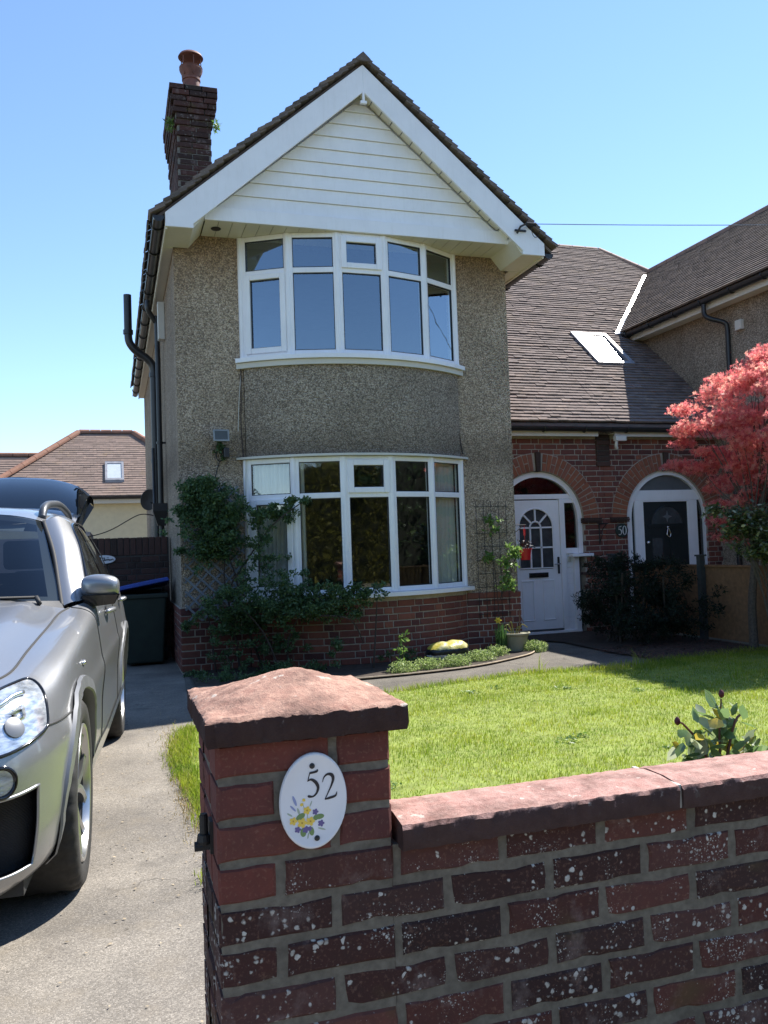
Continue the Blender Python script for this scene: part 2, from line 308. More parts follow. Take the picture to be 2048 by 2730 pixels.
M['soil'] = plain('dark soil', (.045, .032, .023), .95, var=.5, scale=14, bump=.8); M['turf'] = plain('turf', (.085, .12, .025), .95, var=.4, scale=12, bump=.5)
M['slab'] = plain('paving slab', (.24, .23, .21), .9, var=.2, bump=.4)
M['timber'] = plain('orange fence timber', (.19, .098, .045), .8, var=.25, scale=20, bump=.4); M['timber_edge'] = plain('weathered timber edging', (.45, .36, .25), .85, var=.3); M['greywood'] = plain('grey trellis lath', (.21, .23, .25), .8, var=.2); M['post'] = plain('dark fence post', (.045, .05, .05), .85, var=.3)
def printed(name, col, rough=.3): return plain(name, col, rough, var=.04)
M['plaque'] = printed('glazed white ceramic', (.78, .78, .80), .18); M['ink'] = printed('black print', (.012, .012, .02)); 

# ------------------------------------------------------------------ ground
def sheet(name, poly, z, mat, lift=None):
    return struct(link(name, MB().add([(x, y, z if lift is None else lift(x, y)) for x, y in poly], [tuple(range(len(poly)))]), mat))
sheet('ground', [(-400, -400), (400, -400), (400, 400), (-400, 400)], -.02, plain('dull verge', (.13, .125, .085), .95, var=.3, scale=3))
sheet('road', [(-60, -8.2), (60, -8.2), (60, -2.2), (-60, -2.2)], -.012, M['road'])
o = struct(link('pavement', MB().box(-60, 60, -2.1, .9, -.1, -.004), M['slab'])); 
o = struct(link('kerb', MB().box(-60, 60, -2.22, -2.1, -.1, .02), M['slab']))
DRIVE = [(-4.2, .9), (.55, .9), (.55, 1.95), (.55, 3.2), (.5, 4.17), (.45, 5.46), (.55, 6.35), (.62, 6.9), (.62, 8.2), (.69, 9.35), (.69, 22), (-4.2, 22)]
sheet('driveway', DRIVE, 0, M['tarmac'])
PATH = [(.6, 6.6), (2.2, 6.9), (3.4, 7.2), (4.3, 7.0), (5.0, 6.95), (6.88, 7.3), (6.88, 10.5), (4.66, 10.5), (4.66, 9.29), (.69, 9.29), (.62, 8.2)]
sheet('path', PATH, .006, M['path'])
LAWN = [(.5, 1.72), (6.85, 1.72), (6.85, 7.55), (5.7, 7.5), (5.1, 7.35), (4.62, 7.22), (4.1, 7.42), (3.75, 7.43), (3.0, 7.28), (2.33, 7.08), (1.4, 6.85), (.66, 6.72), (.5, 6.35), (.38, 5.46), (.39, 4.6), (.43, 3.9), (.5, 3.2), (.5, 1.95)]
sheet('lawn', LAWN, .014, plain('lawn thatch', (.19, .235, .045), .95, var=.3, scale=12, bump=.5))
BEDC = catmull([(.72, 8.15), (1.6, 7.95), (2.54, 7.92), (3.43, 8.06), (4.1, 8.4), (4.53, 8.74), (4.72, 9.2)], 6)
sheet('flower_bed', [(4.66, 9.36), (.72, 9.36)]+[(p[0], p[1]) for p in BEDC], .028, M['soil'])
sheet('shrub_bed', [(4.75, 10.4), (5.3, 9.45), (5.25, 8.3), (5.35, 7.52), (6.85, 7.52), (6.85, 10.4)], .024, M['soil'])
link('bed_edging', MB().tube([(p[0], p[1], .028) for p in BEDC], .008, 6), M['timber_edge']); tag(bpy.data.objects['bed_edging'], 'thin curved timber edging between the flower bed and path', 'edging')

# ------------------------------------------------------------------ house 52
XL, XR, YF = .685, 4.645, 9.30
PITCH = math.atan(.854); TP, CP, SP = .854, cos(PITCH), sin(PITCH)
HOUSE = thing('semi_detached_house', 'pebbledashed house with white gable and stacked bow windows, number 52', 'house', (2.7, 9.3, 0))
BCX, BR, BSAG = 2.68, 2.13, .42; BCY = YF-.03-BSAG+BR; BH = math.asin(1.27/BR)
def bow(a, off=0): return (BCX+(BR+off)*sin(a), BCY-(BR+off)*cos(a))
def bow_panel(z0, z1, off, th, n=24, a=None):
    a = a or BH; m = MB(); A = [-a+2*a*i/n for i in range(n+1)]
    V = []
    for t in A:
        x, y = bow(t, off); X, Y = bow(t, off-th); V += [(x, y, z0), (x, y, z1), (X, Y, z1), (X, Y, z0)]
    F = [(4*i+j, 4*i+(j+1) % 4, 4*i+4+(j+1) % 4, 4*i+4+j) for i in range(n) for j in range(4)]+[(0, 3, 2, 1), (4*n, 4*n+1, 4*n+2, 4*n+3)]
    return m.add(V, F)
m = MB(); ZP = .70; ZT = 4.76
link('wall', MB().prism([(XL, ZP), (1.41, ZP), (1.41, 4.78), (.93, 4.78), (.79, 4.64), (XL, 4.62)], YF, YF+.24), M['pebble'], HOUSE)
m.prism([(3.95, ZP), (XR, ZP), (XR, 4.60), (4.60, 4.62), (4.46, 4.78), (3.95, 4.78)], YF, YF+.24)
link('wall', m, M['pebble'], HOUSE)
for q in (MB().box(XL+.001, XL+.24, YF+.241, 18.5, ZP, 4.62), MB().box(XR-.24, XR-.001, YF+.241, 18.5, ZP-.7, 4.62), MB().box(XL+.24, XR-.24, 18.26, 18.5, 0, 4.7)): link('side_wall', q, M['pebble_side'], HOUSE)
link('bay_wall', bow_panel(2.315, 3.30, .0, .2), M['pebble_bay'], HOUSE, True, 40)
# plinth: mortar core, bricks in Flemish bond
pl = link('plinth', MB().box(XL-.012, 1.405, YF-.012, YF+.22, 0, ZP).box(3.955, XR+.012, YF-.012, YF+.22, 0, ZP).box(XL-.0125, XL+.2, YF+.221, 18.4, 0, ZP), M['mortar'], HOUSE)
pl2 = link('bay_plinth', bow_panel(0, .735, .0, .2), M['mortar'], HOUSE)
CO = .0745
def course_bricks(L, k, flem=True):
    """list of (start,len) along a run of length L"""
    out = []; S, Hd, J = .210, .098, .0125
    x = -(0.165 if k % 2 else 0.0)-.02; i = 0
    while x < L:
        l = (S if (i+k) % 2 == 0 else Hd) if flem else S
        a, b = max(x, 0), min(x+l, L)
        if b-a > .025: out.append((a, b-a))
        x += l+J; i += 1
    return out
side_stuff = MB()
for k in range(9):
    z = .028+k*CO
    if z+CO < ZP+.01:
        for (a, l) in course_bricks(.735, k): brick(pl, (XL-.016+a, YF-.02, z), 0, l, .062, .07, M['brick_house'])
        for (a, l) in course_bricks(.70, k+1): brick(pl, (3.95+.02+a, YF-.02, z), 0, l, .062, .07, M['brick_house'])
        for (a, l) in course_bricks(2.9, k): 
            brick(pl, (XL-.02, YF+.0+2.9-a, z), -pi/2, l, .062, .07, M['brick_house'])
    for (a, l) in course_bricks(2*BH*BR, k):
        t = -BH+(a+l/2)/BR; x, y = bow(t, .009); tx, ty = cos(t), sin(t)
        brick(pl2, (x-tx*l/2, y-ty*l/2, z), t, l, .062, .07, M['brick_house'])
for side in (0, 1):   # soldier course on top of the plinth at both corners
    x = XL-.016 if not side else 3.97
    while x < (1.37 if not side else XR-.05):
        brick(pl, (x, YF-.022, .70-.068), 0, .212, .066, .08, M['brick_house']); x += .2225
# bow windows
def bow_window(z0, zt, z1, openers, name, lab, gmat):
    root = link(name, MB(), M['upvc'], HOUSE, label=lab); fr = MB(); glz = []
    A = [-BH+2*BH*i/5 for i in range(6)]
    for i in range(5):
        p, q = Vector((*bow(A[i], .0), 0)), Vector((*bow(A[i+1], .0), 0)); L = (q-p).length; ang = math.atan2(q.y-p.y, q.x-p.x)
        Mx = Matrix.Translation(p) @ Matrix.Rotation(ang, 4, 'Z')
        e0 = .038; fr = MB(); d = .065
        def fbox(x0, x1, za, zb, y0=-.0, y1=d): fr.box(x0, x1, y0, y1, za, zb, Mx)
        fbox(.004, e0+.012, z0, z1); fbox(L-e0-.012, L-.004, z0, z1); fbox(e0+.0121, L-e0-.0121, z0, z0+.055); fbox(e0+.0121, L-e0-.0121, z1-.055, z1); fbox(e0+.0121, L-e0-.0121, zt-.03, zt+.03)
        f = link('frame', fr, M['upvc'], root); bevel(f, .006, 2)
        for (za, zb, op) in ((z0+.055, zt-.03, (i, 0) in openers), (zt+.03, z1-.055, (i, 1) in openers)):
            x0, x1 = e0+.012, L-e0-.012; s = .0
            if op:
                s = .05; sf = MB()
                for bx in ((x0-.012, x0+s, za-.012, zb+.012), (x1-s, x1+.012, za-.012, zb+.012), (x0+s+.0001, x1-s-.0001, za-.012, za+s), (x0+s+.0001, x1-s-.0001, zb-s, zb+.012)): sf.box(bx[0], bx[1], -.022, .05, bx[2], bx[3], Mx)
                bevel(link('casement', sf, M['upvc'], root), .007, 2)
            gk = MB()
            for bx in ((x0+s, x0+s+.008, za+s, zb-s), (x1-s-.008, x1-s, za+s, zb-s), (x0+s+.008, x1-s-.008, za+s, za+s+.008), (x0+s+.008, x1-s-.008, zb-s-.008, zb-s)): gk.box(bx[0], bx[1], .006, .03, bx[2], bx[3], Mx)
            link('gasket', gk, M['black'], root)
            tl = random.uniform(-.004, .004); gm = MB().add([tuple(Mx @ Vector((X, .022+tl*(u), Zz))) for X, Zz, u in ((x0+s, za+s, 1), (x1-s, za+s, -1), (x1-s, zb-s, -1), (x0+s, zb-s, 1))], [(0, 1, 2, 3)])
            link('pane', gm, gmat, root)
    return root
wl = bow_window(.785, 1.86, 2.285, {(2, 1), (0, 0)}, 'bow_window', 'lower white bow window with net curtains', M['glass_low']); wu = bow_window(3.40, 4.34, 4.755, {(2, 1), (0, 0)}, 'bow_window', 'upper white bow window reflecting blue sky', M['glass'])
for i in range(6):
    x, y = bow(-BH+2*BH*i/5, .006)
    for wnd, a, b in ((wl, .785, 2.285), (wu, 3.40, 4.755)): link('mullion', MB().tube([(x, y+.03, a+.002), (x, y+.03, b-.002)], .034, 10), M['upvc'], wnd, True, 40)
link('sill', bow_panel(.74, .783, .085, .3, 30, BH+.03), M['upvc'], wl, True, 40); link('head_trim', bow_panel(2.288, 2.312, .05, .2, 30, BH+.045), M['oldwhite'], wl, True, 40)
link('sill', bow_panel(3.352, 3.398, .07, .3, 30, BH+.03), M['upvc'], wu, True, 40); link('lead_apron', bow_panel(3.29, 3.349, .035, .1, 30, BH+.035), M['oldwhite'], wu, True, 40)
# rooms behind the windows, net curtains
room = MB()
for z0, z1 in ((.2, 2.30), (3.0, 4.76)): 
    room.add([(.95, 9.6, z0), (4.4, 9.6, z0), (4.4, 13, z0), (.95, 13, z0), (.95, 9.6, z1), (4.4, 9.6, z1), (4.4, 13, z1), (.95, 13, z1)], [(0, 1, 2, 3), (4, 7, 6, 5), (2, 6, 7, 3), (1, 5, 6, 2), (0, 3, 7, 4)])
room.add([(.9, 9.5, 2.31), (4.4, 9.5, 2.31), (4.4, 9.5, 3.2), (.9, 9.5, 3.2)], [(0, 1, 2, 3)])
link('room', room, plain('room wall', (.07, .06, .045), .9), HOUSE)
def curtain(t0, t1, z0, z1, off=-.10):
    V = []; n = 60
    for i in range(n+1):
        t = t0+(t1-t0)*i/n; w_ = .018*sin(i*1.25)+.008*sin(i*.53+1); x, y = bow(t, off+w_); V += [(x, y, z0), (x+.004*sin(i), y, z1)]
    return MB().add(V, [(2*i, 2*i+2, 2*i+3, 2*i+1) for i in range(n)])
for t0, t1 in ((-BH+.02, -BH+.30), (BH-.24, BH-.01)): link('net_curtain', curtain(t0, t1, .6, 2.3), M['cloth'], HOUSE, True)
# gable: cladding boards, tie board, bargeboards, soffit
AX = 2.715; ZA = 6.575; YB, YC = 8.68, 8.84
def rake_z(x): return ZA-TP*abs(x-AX)
zb = 4.905; gh = .152; k = 0
while zb < 6.2:
    z1 = min(zb+gh-.004, ZA-.36); hw0 = (ZA-.30-zb)/TP; hw1 = max((ZA-.30-z1)/TP, .02)
    if hw0 < .06: break
    link('cladding_board', MB().add([(AX-hw0, YC+.004, zb), (AX+hw0, YC+.004, zb), (AX+hw1, YC+.022, z1), (AX-hw1, YC+.022, z1), (AX-hw0, YC+.06, zb), (AX+hw0, YC+.06, zb), (AX+hw1, YC+.06, z1), (AX-hw1, YC+.06, z1)], [(0, 1, 2, 3), (4, 5, 1, 0), (7, 3, 2, 6), (0, 3, 7, 4), (1, 5, 6, 2)]), M['clad'], HOUSE); zb += gh; k += 1
bevel(link('tie_board', MB().box(.98, 4.46, YC-.022, YC+.003, 4.755, 4.903), M['upvc'], HOUSE), .004)
link('gable_backing', MB().prism([(AX-1.95, 4.78), (AX+1.95, 4.78), (AX, ZA-.14)], YC+.061, YC+.09), M['clad'], HOUSE)
def barge(sg):
    X = lambda d: AX+sg*d
    o1 = 2.145
    pts = [(X(0), ZA), (X(o1), ZA-TP*o1-.0), (X(o1), 4.60), (X(o1-.28), 4.60), (X(o1-.28), 4.645), (X(0), ZA-.305)]
    if sg < 0: pts = pts[::-1]
    bevel(link('bargeboard', MB().prism(pts, YB, YB+.028), M['upvc'], HOUSE), .004)
    # sloping verge soffit between bargeboard and cladding, and boxed eaves
    m = MB(); n = 16
    for i in range(n):
        d0, d1 = i*(1.86/n)+.004, (i+1)*(1.86/n)-.004; off = .265
        m.add([(X(d0), YB+.0285, ZA-off-TP*d0), (X(d1), YB+.0285, ZA-off-TP*d1), (X(d1), YC+.02, ZA-off-TP*d1), (X(d0), YC+.02, ZA-off-TP*d0)], [(0, 1, 2, 3)])
    link('verge_soffit', m, M['soffit'], HOUSE)
    link('eaves_box', MB().prism([(X(o1-.005), 4.605), (X(o1-.275), 4.607), (X(1.74), 4.76), (X(1.74), 4.80), (X(o1-.005), 4.70)], YB+.029, YF-.002), M['soffit'], HOUSE)
    link('eaves_soffit', MB().box(min(X(o1-.17), X(o1-.006)), max(X(o1-.17), X(o1-.006)), YF, 18.5, 4.60, 4.61).box(min(X(o1), X(o1-.02)), max(X(o1), X(o1-.02)), YB+.03, 18.5, 4.58, 4.75), M['soffit'], HOUSE)
barge(-1); barge(1)
link('finial', MB().box(AX-.012, AX+.012, YB-.004, YB+.03, ZA-.42, ZA-.28).box(AX-.035, AX+.035, YB-.0045, YB+.029, ZA-.435, ZA-.405), M['upvc'], HOUSE)
for i in range(24):
    x0 = .985+i*.145
    if x0+.14 < 4.47: link('soffit_board', MB().box(x0+.003, x0+.142, YC+.004, YF+.05, 4.757, 4.765), M['soffit'], HOUSE)
link('soffit_vent', MB().lathe([(.001, 0), (.05, 0), (.055, -.006), (.048, -.012), (.001, -.012)], 20, (1.12, 9.05, 4.757)), M['black'], HOUSE)
# roof of the gable: verge tiles singly, the rest in lapped rows
TH = .026; GA = .1
def tile_mesh(w_, l, mat, v):
    key = ('t', round(w_, 3), round(l, 3), v, mat.name)
    if key not in _bm:
        r = random.Random(hash(key[:4])); j = lambda a: r.uniform(-a, a)
        # local: x across, y up the slope, z normal; tail at y=0 is cocked up
        z0, z1 = TH*.95+j(.0012), j(.0005); V = [(0, j(.0025), z0+j(.0012)), (w_, j(.0025), z0+j(.0012)), (w_, l, z1), (0, l, z1)]
        V = [(x, y, z+TH) for x, y, z in V]+[(x, y, z) for x, y, z in V]
        me = MB().add(V, [(0, 1, 2, 3), (7, 6, 5, 4), (4, 5, 1, 0), (5, 6, 2, 1), (7, 4, 0, 3)]).mesh('tile'); me.materials.append(mat); _bm[key] = me
    return _bm[key]
def slope_mtx(origin, across, up):
    a = Vector(across).normalized(); u = Vector(up).normalized(); n = a.cross(u)
    if n.z < 0: n = -n
    m_ = Matrix((a, u, n)).transposed().to_4x4(); m_.translation = Vector(origin); return m_
roofs = {}
for sg in (-1, 1):
    rf = link('roof', MB().prism([(AX, ZA+.045), (AX+sg*2.26, ZA+.045-TP*2.26), (AX+sg*2.26, ZA-TP*2.26+.005), (AX, ZA+.005)][::sg], YB+.05, 18.6), M['tile_side'], HOUSE); st = MB()
    for k in range(31):
        s0 = k*GA; L = 2.28/CP
        ox = AX+sg*(2.28-s0*CP); oz = ZA+.06-TP*2.28+s0*SP
        if (L-s0) < .06: break
        Mx = slope_mtx((ox, YB-.03, oz), (0, 1, 0), (-sg*CP, 0, SP))
        l = min(.17, L-s0)
        link('verge_tile', tile_mesh(.165 if k % 2 else .248, l, M['tile_side'], random.randrange(4)), None, rf, mtx=Mx @ Matrix.Translation((random.uniform(-.008, .006), random.uniform(-.008, .008), random.uniform(-.012, .0))) @ Matrix.Diagonal((1, 1, 1.25, 1)))
        y = YB-.03+(.167 if k % 2 else .25)
        while y < 17.5:
            w2 = .163 if y < 12 else .66; z0, z1 = TH*.95+random.uniform(-.003, .003), 0
            V = [Mx @ Vector(p) for p in ((y-YB+.03, random.uniform(-.004, .004), z0+TH), (y-YB+.03+w2, random.uniform(-.004, .004), z0+TH), (y-YB+.03+w2, l, z1+TH), (y-YB+.03, l, z1+TH), (y-YB+.03, 0, z0), (y-YB+.03+w2, 0, z0))]
            st.add(V, [(0, 1, 2, 3), (4, 5, 1, 0)]); y += w2+.002
    stuff(link('roof_tiles', st, M['tile_side'], rf)); roofs[sg] = rf
y = YB-.045; 
while y < 14.6:
    r_ = []; 
    for a in np.linspace(-.62, pi+.62, 9): r_.append((AX+.085*cos(a), ZA+.02+.105*(1-abs(cos(a))*.75) if sin(a) > -.3 else ZA+.02))
    link('ridge_tile', MB().prism(r_, y, y+.30), M['tile_side'], roofs[1], True, 30); y += .305
# gutters and pipes on the left side
def gutter(p0, p1, out, parent, r=.056, brackets=.9, name='gutter'):
    p0, p1 = Vector(p0), Vector(p1); d = (p1-p0).normalized(); o_ = Vector(out)
    def sec(p): return [p+o_*(r*cos(a))+Vector((0, 0, -r*sin(a))) for a in np.linspace(-.1, pi+.1, 9)]+[p+o_*((r-.004)*cos(a))+Vector((0, 0, -(r-.004)*sin(a))) for a in np.linspace(pi+.1, -.1, 9)]
    A, B = sec(p0), sec(p1); n = len(A); mm = MB().add(A+B, [tuple(range(n)), tuple(range(2*n-1, n-1, -1))]+[(i, i+n, (i+1) % n+n, (i+1) % n) for i in range(n)])
    for e in (p0+d*.004, p1-d*.004):
        S_ = sec(e)[:9]; mm.add(S_, [tuple(range(9))])
    g_ = link(name, mm, M['black'], parent, True, 35); L = (p1-p0).length; t = .25
    while t < L:
        c = p0+d*t; R_ = [c+o_*((r+.008)*cos(a))+Vector((0, 0, -(r+.008)*sin(a))) for a in np.linspace(-.25, pi+.1, 9)]
        link('gutter_bracket', MB().tube(R_, .008, 6), M['black'], g_); t += brackets
    return g_
gutter((.505, YB+.0, 4.70), (.505, 18.4, 4.66), (-1, 0, 0), HOUSE, brackets=.75); gutter((4.925, YB+.02, 4.63), (4.925, 12.2, 4.60), (1, 0, 0), HOUSE)
pp = MB().tube(catmull([(.50, 11.4, 4.62), (.50, 11.4, 4.5), (.585, 11.45, 4.36), (.61, 11.45, 4.22), (.61, 11.45, 1.9)], 5)+[np.array((.61, 11.45, 0))], .034, 12)
link('downpipe', pp, M['black'], HOUSE, True, 40)
so_ = MB().tube([(.262, 12.3, 4.95), (.262, 12.3, 4.42)]+catmull([(.262, 12.3, 4.42), (.275, 12.3, 4.28), (.36, 12.3, 4.16), (.50, 12.3, 4.06), (.585, 12.3, 3.95), (.6, 12.3, 3.8)], 5)+[(.6, 12.3, 0)], .055, 14)
for z in (4.42, 3.82, 2.6, 1.9): so_.lathe([(.056, -.03), (.068, -.03), (.068, .03), (.056, .03)], 14, (.262 if z > 4 else .6, 12.3, z))
link('soil_pipe', so_, M['black'], HOUSE, True, 40)
link('waste_pipe', MB().tube([(.55, 12.05, 2.75), (.55, 11.95, 2.0), (.56, 11.75, 1.83)], .022, 10), M['black'], HOUSE, True, 40)
link('hopper', MB().add([(.50, 11.34, 1.85), (.68, 11.34, 1.85), (.68, 11.54, 1.85), (.50, 11.54, 1.85), (.56, 11.38, 1.66), (.66, 11.38, 1.66), (.66, 11.5, 1.66), (.56, 11.5, 1.66), (.50, 11.34, 1.95), (.68, 11.34, 1.95), (.68, 11.54, 1.95), (.50, 11.54, 1.95)], [(0, 1, 9, 8), (1, 2, 10, 9), (2, 3, 11, 10), (3, 0, 8, 11), (4, 5, 1, 0), (5, 6, 2, 1), (6, 7, 3, 2), (7, 4, 0, 3), (7, 6, 5, 4), (8, 9, 10, 11)]), M['black'], HOUSE)
for z in (2.75, 1.3):
    link('pipe_clip', MB().lathe([(.035, -.014), (.044, -.014), (.044, .014), (.035, .014)], 12, (.61, 11.45, z)).box(.64, .69, 11.43, 11.47, z-.012, z+.012), M['black'], HOUSE)
bevel(link('junction_box', MB().box(.60, .684, 11.0, 11.14, 4.02, 4.5), M['oldwhite'], HOUSE), .006)
# chimney
CH = link('chimney', MB().box(.918, 1.352, 11.21, 12.6, 4.6, 7.20).box(.90, 1.37, 11.19, 12.62, 6.96, 7.42), M['mortar_chim'], HOUSE)
cz = 5.3; k = 0
while cz < 6.9:
    w2 = 0 if cz < 6.62 else (.012 if cz < 6.72 else (.026 if cz < 6.80 else .0))
    for (a, l) in course_bricks(.45, k, False): brick(CH, (.91+a, 11.2-w2, cz), 0, l, .064, .06, M['brick_chim'])
    for (a, l) in course_bricks(1.32, k, False): brick(CH, (.908-w2, 12.6-a, cz), -pi/2, l, .064, .06, M['brick_chim'])
    cz += .0745; k += 1
for q in range(7):
    off = (.02, .04, .055, .07, .07, .085, .085)[q]
    for (a, l) in course_bricks(.45+2*off, q, False): brick(CH, (.91-off+a, 11.2-off, cz), 0, l, .064, .1, M['brick_chim'])
    for (a, l) in course_bricks(1.36+off-.08, q, False): brick(CH, (.908-off, 12.6-a, cz), -pi/2, l, .064, .1, M['brick_chim'])
    cz += .0745
link('flaunching', MB().add([(.83, 11.12, cz-.01), (1.44, 11.12, cz-.01), (1.44, 12.69, cz-.01), (.83, 12.69, cz-.01), (.98, 11.3, cz+.05), (1.3, 11.3, cz+.05), (1.3, 12.5, cz+.05), (.98, 12.5, cz+.05)], [(0, 1, 5, 4), (1, 2, 6, 5), (2, 3, 7, 6), (3, 0, 4, 7), (4, 5, 6, 7)]), M['mortar_dark'], CH)
PC = (1.15, 11.55, cz+.0)
pot = link('chimney_pot', MB().lathe([(.128, 0), (.122, .12), (.112, .27), (.125, .275), (.125, .30), (.108, .31), (.105, .36), (.01, .36)], 28, PC), M['terracotta'], HOUSE, True, 40)
link('cowl', MB().lathe([(.108, .30), (.118, .34), (.150, .40), (.158, .43), (.150, .44), (.158, .455), (.146, .46), (.14, .42)], 28, PC).lathe([(.002, .67), (.07, .665), (.15, .635), (.17, .60), (.162, .595), (.002, .625)], 28, PC), M['terracotta'], pot, True, 45)
link('cowl_strut', sum_ if False else (lambda q: [q.tube([(PC[0]+.125*cos(a), PC[1]+.125*sin(a), PC[2]+.33), (PC[0]+.14*cos(a), PC[1]+.14*sin(a), PC[2]+.46), (PC[0]+.13*cos(a), PC[1]+.13*sin(a), PC[2]+.62)], .007, 6) for a in (.5, 1.6, 2.7, 3.8, 4.9, 6.0)] and q)(MB()), M['terracotta'], pot)
# ------------------------------------------------------------------ porch range between the two gabled wings
YP = 10.33; PX = 6.56; XW = 8.50
NEIGH = thing('neighbour_house', 'adjoining pebbledashed house on the right, half hidden behind the red maple', 'house', (9.5, 10, 0))
ARCH = {'a': (5.53, HOUSE), 'b': (7.58, NEIGH)}; AR, AZ, ARW = .68, 1.56, .235
def in_open(x, z, cx, grow=0.):
    if z > AZ: return math.hypot(x-cx, z-AZ) < AR+grow
    return abs(x-cx) < AR+grow
for key, (cx, root) in ARCH.items():
    x0, x1 = (4.645, PX) if key == 'a' else (PX, XW)
    mm = MB(); n = 24
    # wall core with an arched opening: columns of quads either side and above
    zt = 2.76
    mm.box(x0, cx-AR, YP+.012, YP+.22, 0, zt); mm.box(cx+AR, x1, YP+.0121, YP+.22, 0, zt)
    A = np.linspace(pi, 0, n+1)
    for i in range(n):
        xa, xb = cx+AR*cos(A[i]), cx+AR*cos(A[i+1]); za, zb_ = AZ+AR*sin(A[i]), AZ+AR*sin(A[i+1])
        mm.add([(xa, YP+.012, za), (xb, YP+.012, zb_), (xb, YP+.012, zt), (xa, YP+.012, zt), (xa, YP+.22, za), (xb, YP+.22, zb_)], [(0, 1, 2, 3), (4, 5, 1, 0)])
    pw = link('porch_wall', mm, M['mortar'], root); many = MB(); cnt = 0; rows = []
    for k in range(37):
        z = .01+k*CO
        if z+.064 > 2.74: break
        for (a, l) in course_bricks(x1-x0, k, True):
            xa, xb = x0+a, x0+a+l
            cs = [(xa, z), (xb, z), (xa, z+.064), (xb, z+.064)]
            if any(in_open(px, pz, cx, .004) for px, pz in cs):
                if z > AZ: continue
                if xa < cx-AR < xb: xb = cx-AR
                elif xa < cx+AR < xb: xa = cx+AR
                else: continue
                if xb-xa < .025: continue
            elif z > AZ and all(in_open(px, pz, cx, ARW-.01) for px, pz in cs): continue
            rows.append((z, xa, xb))
    rows.sort(key=lambda t: -t[0])
    for z, xa, xb in rows[:290]: brick(pw, (xa, YP+.003, z), 0, xb-xa, .062, .05, M['brick_house'])
    for z, xa, xb in rows[290:]: many.box(xa, xb, YP+.003, YP+.05, z, z+.064)
    if rows[290:]: stuff(link('brickwork', many, M['brick_house'], pw))
    # arch ring, keystone, imposts
    nv = 36
    for i in range(nv):
        a0, a1 = pi*i/nv+.0085, pi*(i+1)/nv-.0085
        if abs((a0+a1)/2-pi/2) < .05: continue
        spl = [(AR+.004, AR+ARW)] if i % 2 else [(AR+.004, AR+.110), (AR+.124, AR+ARW)]
        for r0, r1 in spl:
            poly = [(cx+r0*cos(a0), AZ+r0*sin(a0)), (cx+r0*cos(a1), AZ+r0*sin(a1)), (cx+r1*cos(a1), AZ+r1*sin(a1)), (cx+r1*cos(a0), AZ+r1*sin(a0))]
            link('arch_brick', MB().prism(poly[::-1], YP-.006+random.uniform(-.002, .002), YP+.06), M['brick_arch'], pw)
    ring = MB()
    for i in range(nv):
        a0, a1 = pi*i/nv, pi*(i+1)/nv; ring.add([(cx+AR*cos(a0), YP+.002, AZ+AR*sin(a0)), (cx+AR*cos(a1), YP+.002, AZ+AR*sin(a1)), (cx+(AR+ARW+.012)*cos(a1), YP+.002, AZ+(AR+ARW+.012)*sin(a1)), (cx+(AR+ARW+.012)*cos(a0), YP+.002, AZ+(AR+ARW+.012)*sin(a0))], [(0, 1, 2, 3)])
    link('arch_joint', ring, M['mortar'], pw)
    bevel(link('keystone', MB().prism([(cx-.03, AZ+AR-.01), (cx+.03, AZ+AR-.01), (cx+.042, AZ+AR+.255), (cx-.042, AZ+AR+.255)], YP-.035, YP+.1), M['brick_dark'], pw), .006)
    sg = 1 if key == 'a' else -1; xi = cx+sg*AR
    for q, (zz, dd) in enumerate(((1.515, .03), (1.538, .045), (1.561, .03))): link('impost', MB().box(min(xi-sg*.02, xi+sg*.27), max(xi-sg*.02, xi+sg*.27), YP-dd, YP+.1, zz, zz+.02), M['brick_dark'], pw)
# iron bracket under the impost
bx = 6.44
link('shelf_bracket', MB().tube([(bx, YP-.012, 1.50), (bx, YP-.012, 1.22)], .008, 6).tube([(bx, YP-.012, 1.49), (bx, YP-.22, 1.49)], .007, 6).tube(catmull([(bx, YP-.012, 1.24), (bx, YP-.07, 1.33), (bx, YP-.10, 1.42), (bx, YP-.19, 1.485)], 5), .006, 6).tube([(bx-.08, YP-.1, 1.5), (bx+.1, YP-.1, 1.5)], .006, 6), M['iron'], HOUSE)
# ---- front door 52
YD = 10.40
def arch_frame(cx, r0, r1, y0, y1, z0, mat, parent, name, a0=0., a1=pi, nn=28, legs=(None, None)):
    mm = MB(); A = np.linspace(a0, a1, nn+1); o_ = [(cx+r1*cos(a), AZ+r1*sin(a)) for a in A]; i_ = [(cx+r0*cos(a), AZ+r0*sin(a)) for a in A]
    if legs[0] is not None: o_ = [(o_[0][0], legs[0])]+o_; i_ = [(i_[0][0], legs[0])]+i_
    if legs[1] is not None: o_ = o_+[(o_[-1][0], legs[1])]; i_ = i_+[(i_[-1][0], legs[1])]
    n = len(o_); V = [(x, y0, z) for x, z in o_]+[(x, y0, z) for x, z in i_]+[(x, y1, z) for x, z in o_]+[(x, y1, z) for x, z in i_]
    F = [(i, i+1, n+i+1, n+i) for i in range(n-1)]+[(n+i, n+i+1, 3*n+i+1, 3*n+i) for i in range(n-1)]+[(2*n+i+1, 2*n+i, 3*n+i, 3*n+i+1) for i in range(n-1)]+[(i+1, i, 2*n+i, 2*n+i+1) for i in range(n-1)]
    return link(name, mm.add(V, F), mat, parent, True, 35)
cx = 5.545
DF = link('door_frame', MB(), M['upvc'], HOUSE)
arch_frame(cx, .60, .675, YD-.02, YD+.08, 0, M['upvc'], DF, 'arched_frame', 0, pi, 28, (1.10, 0.0))
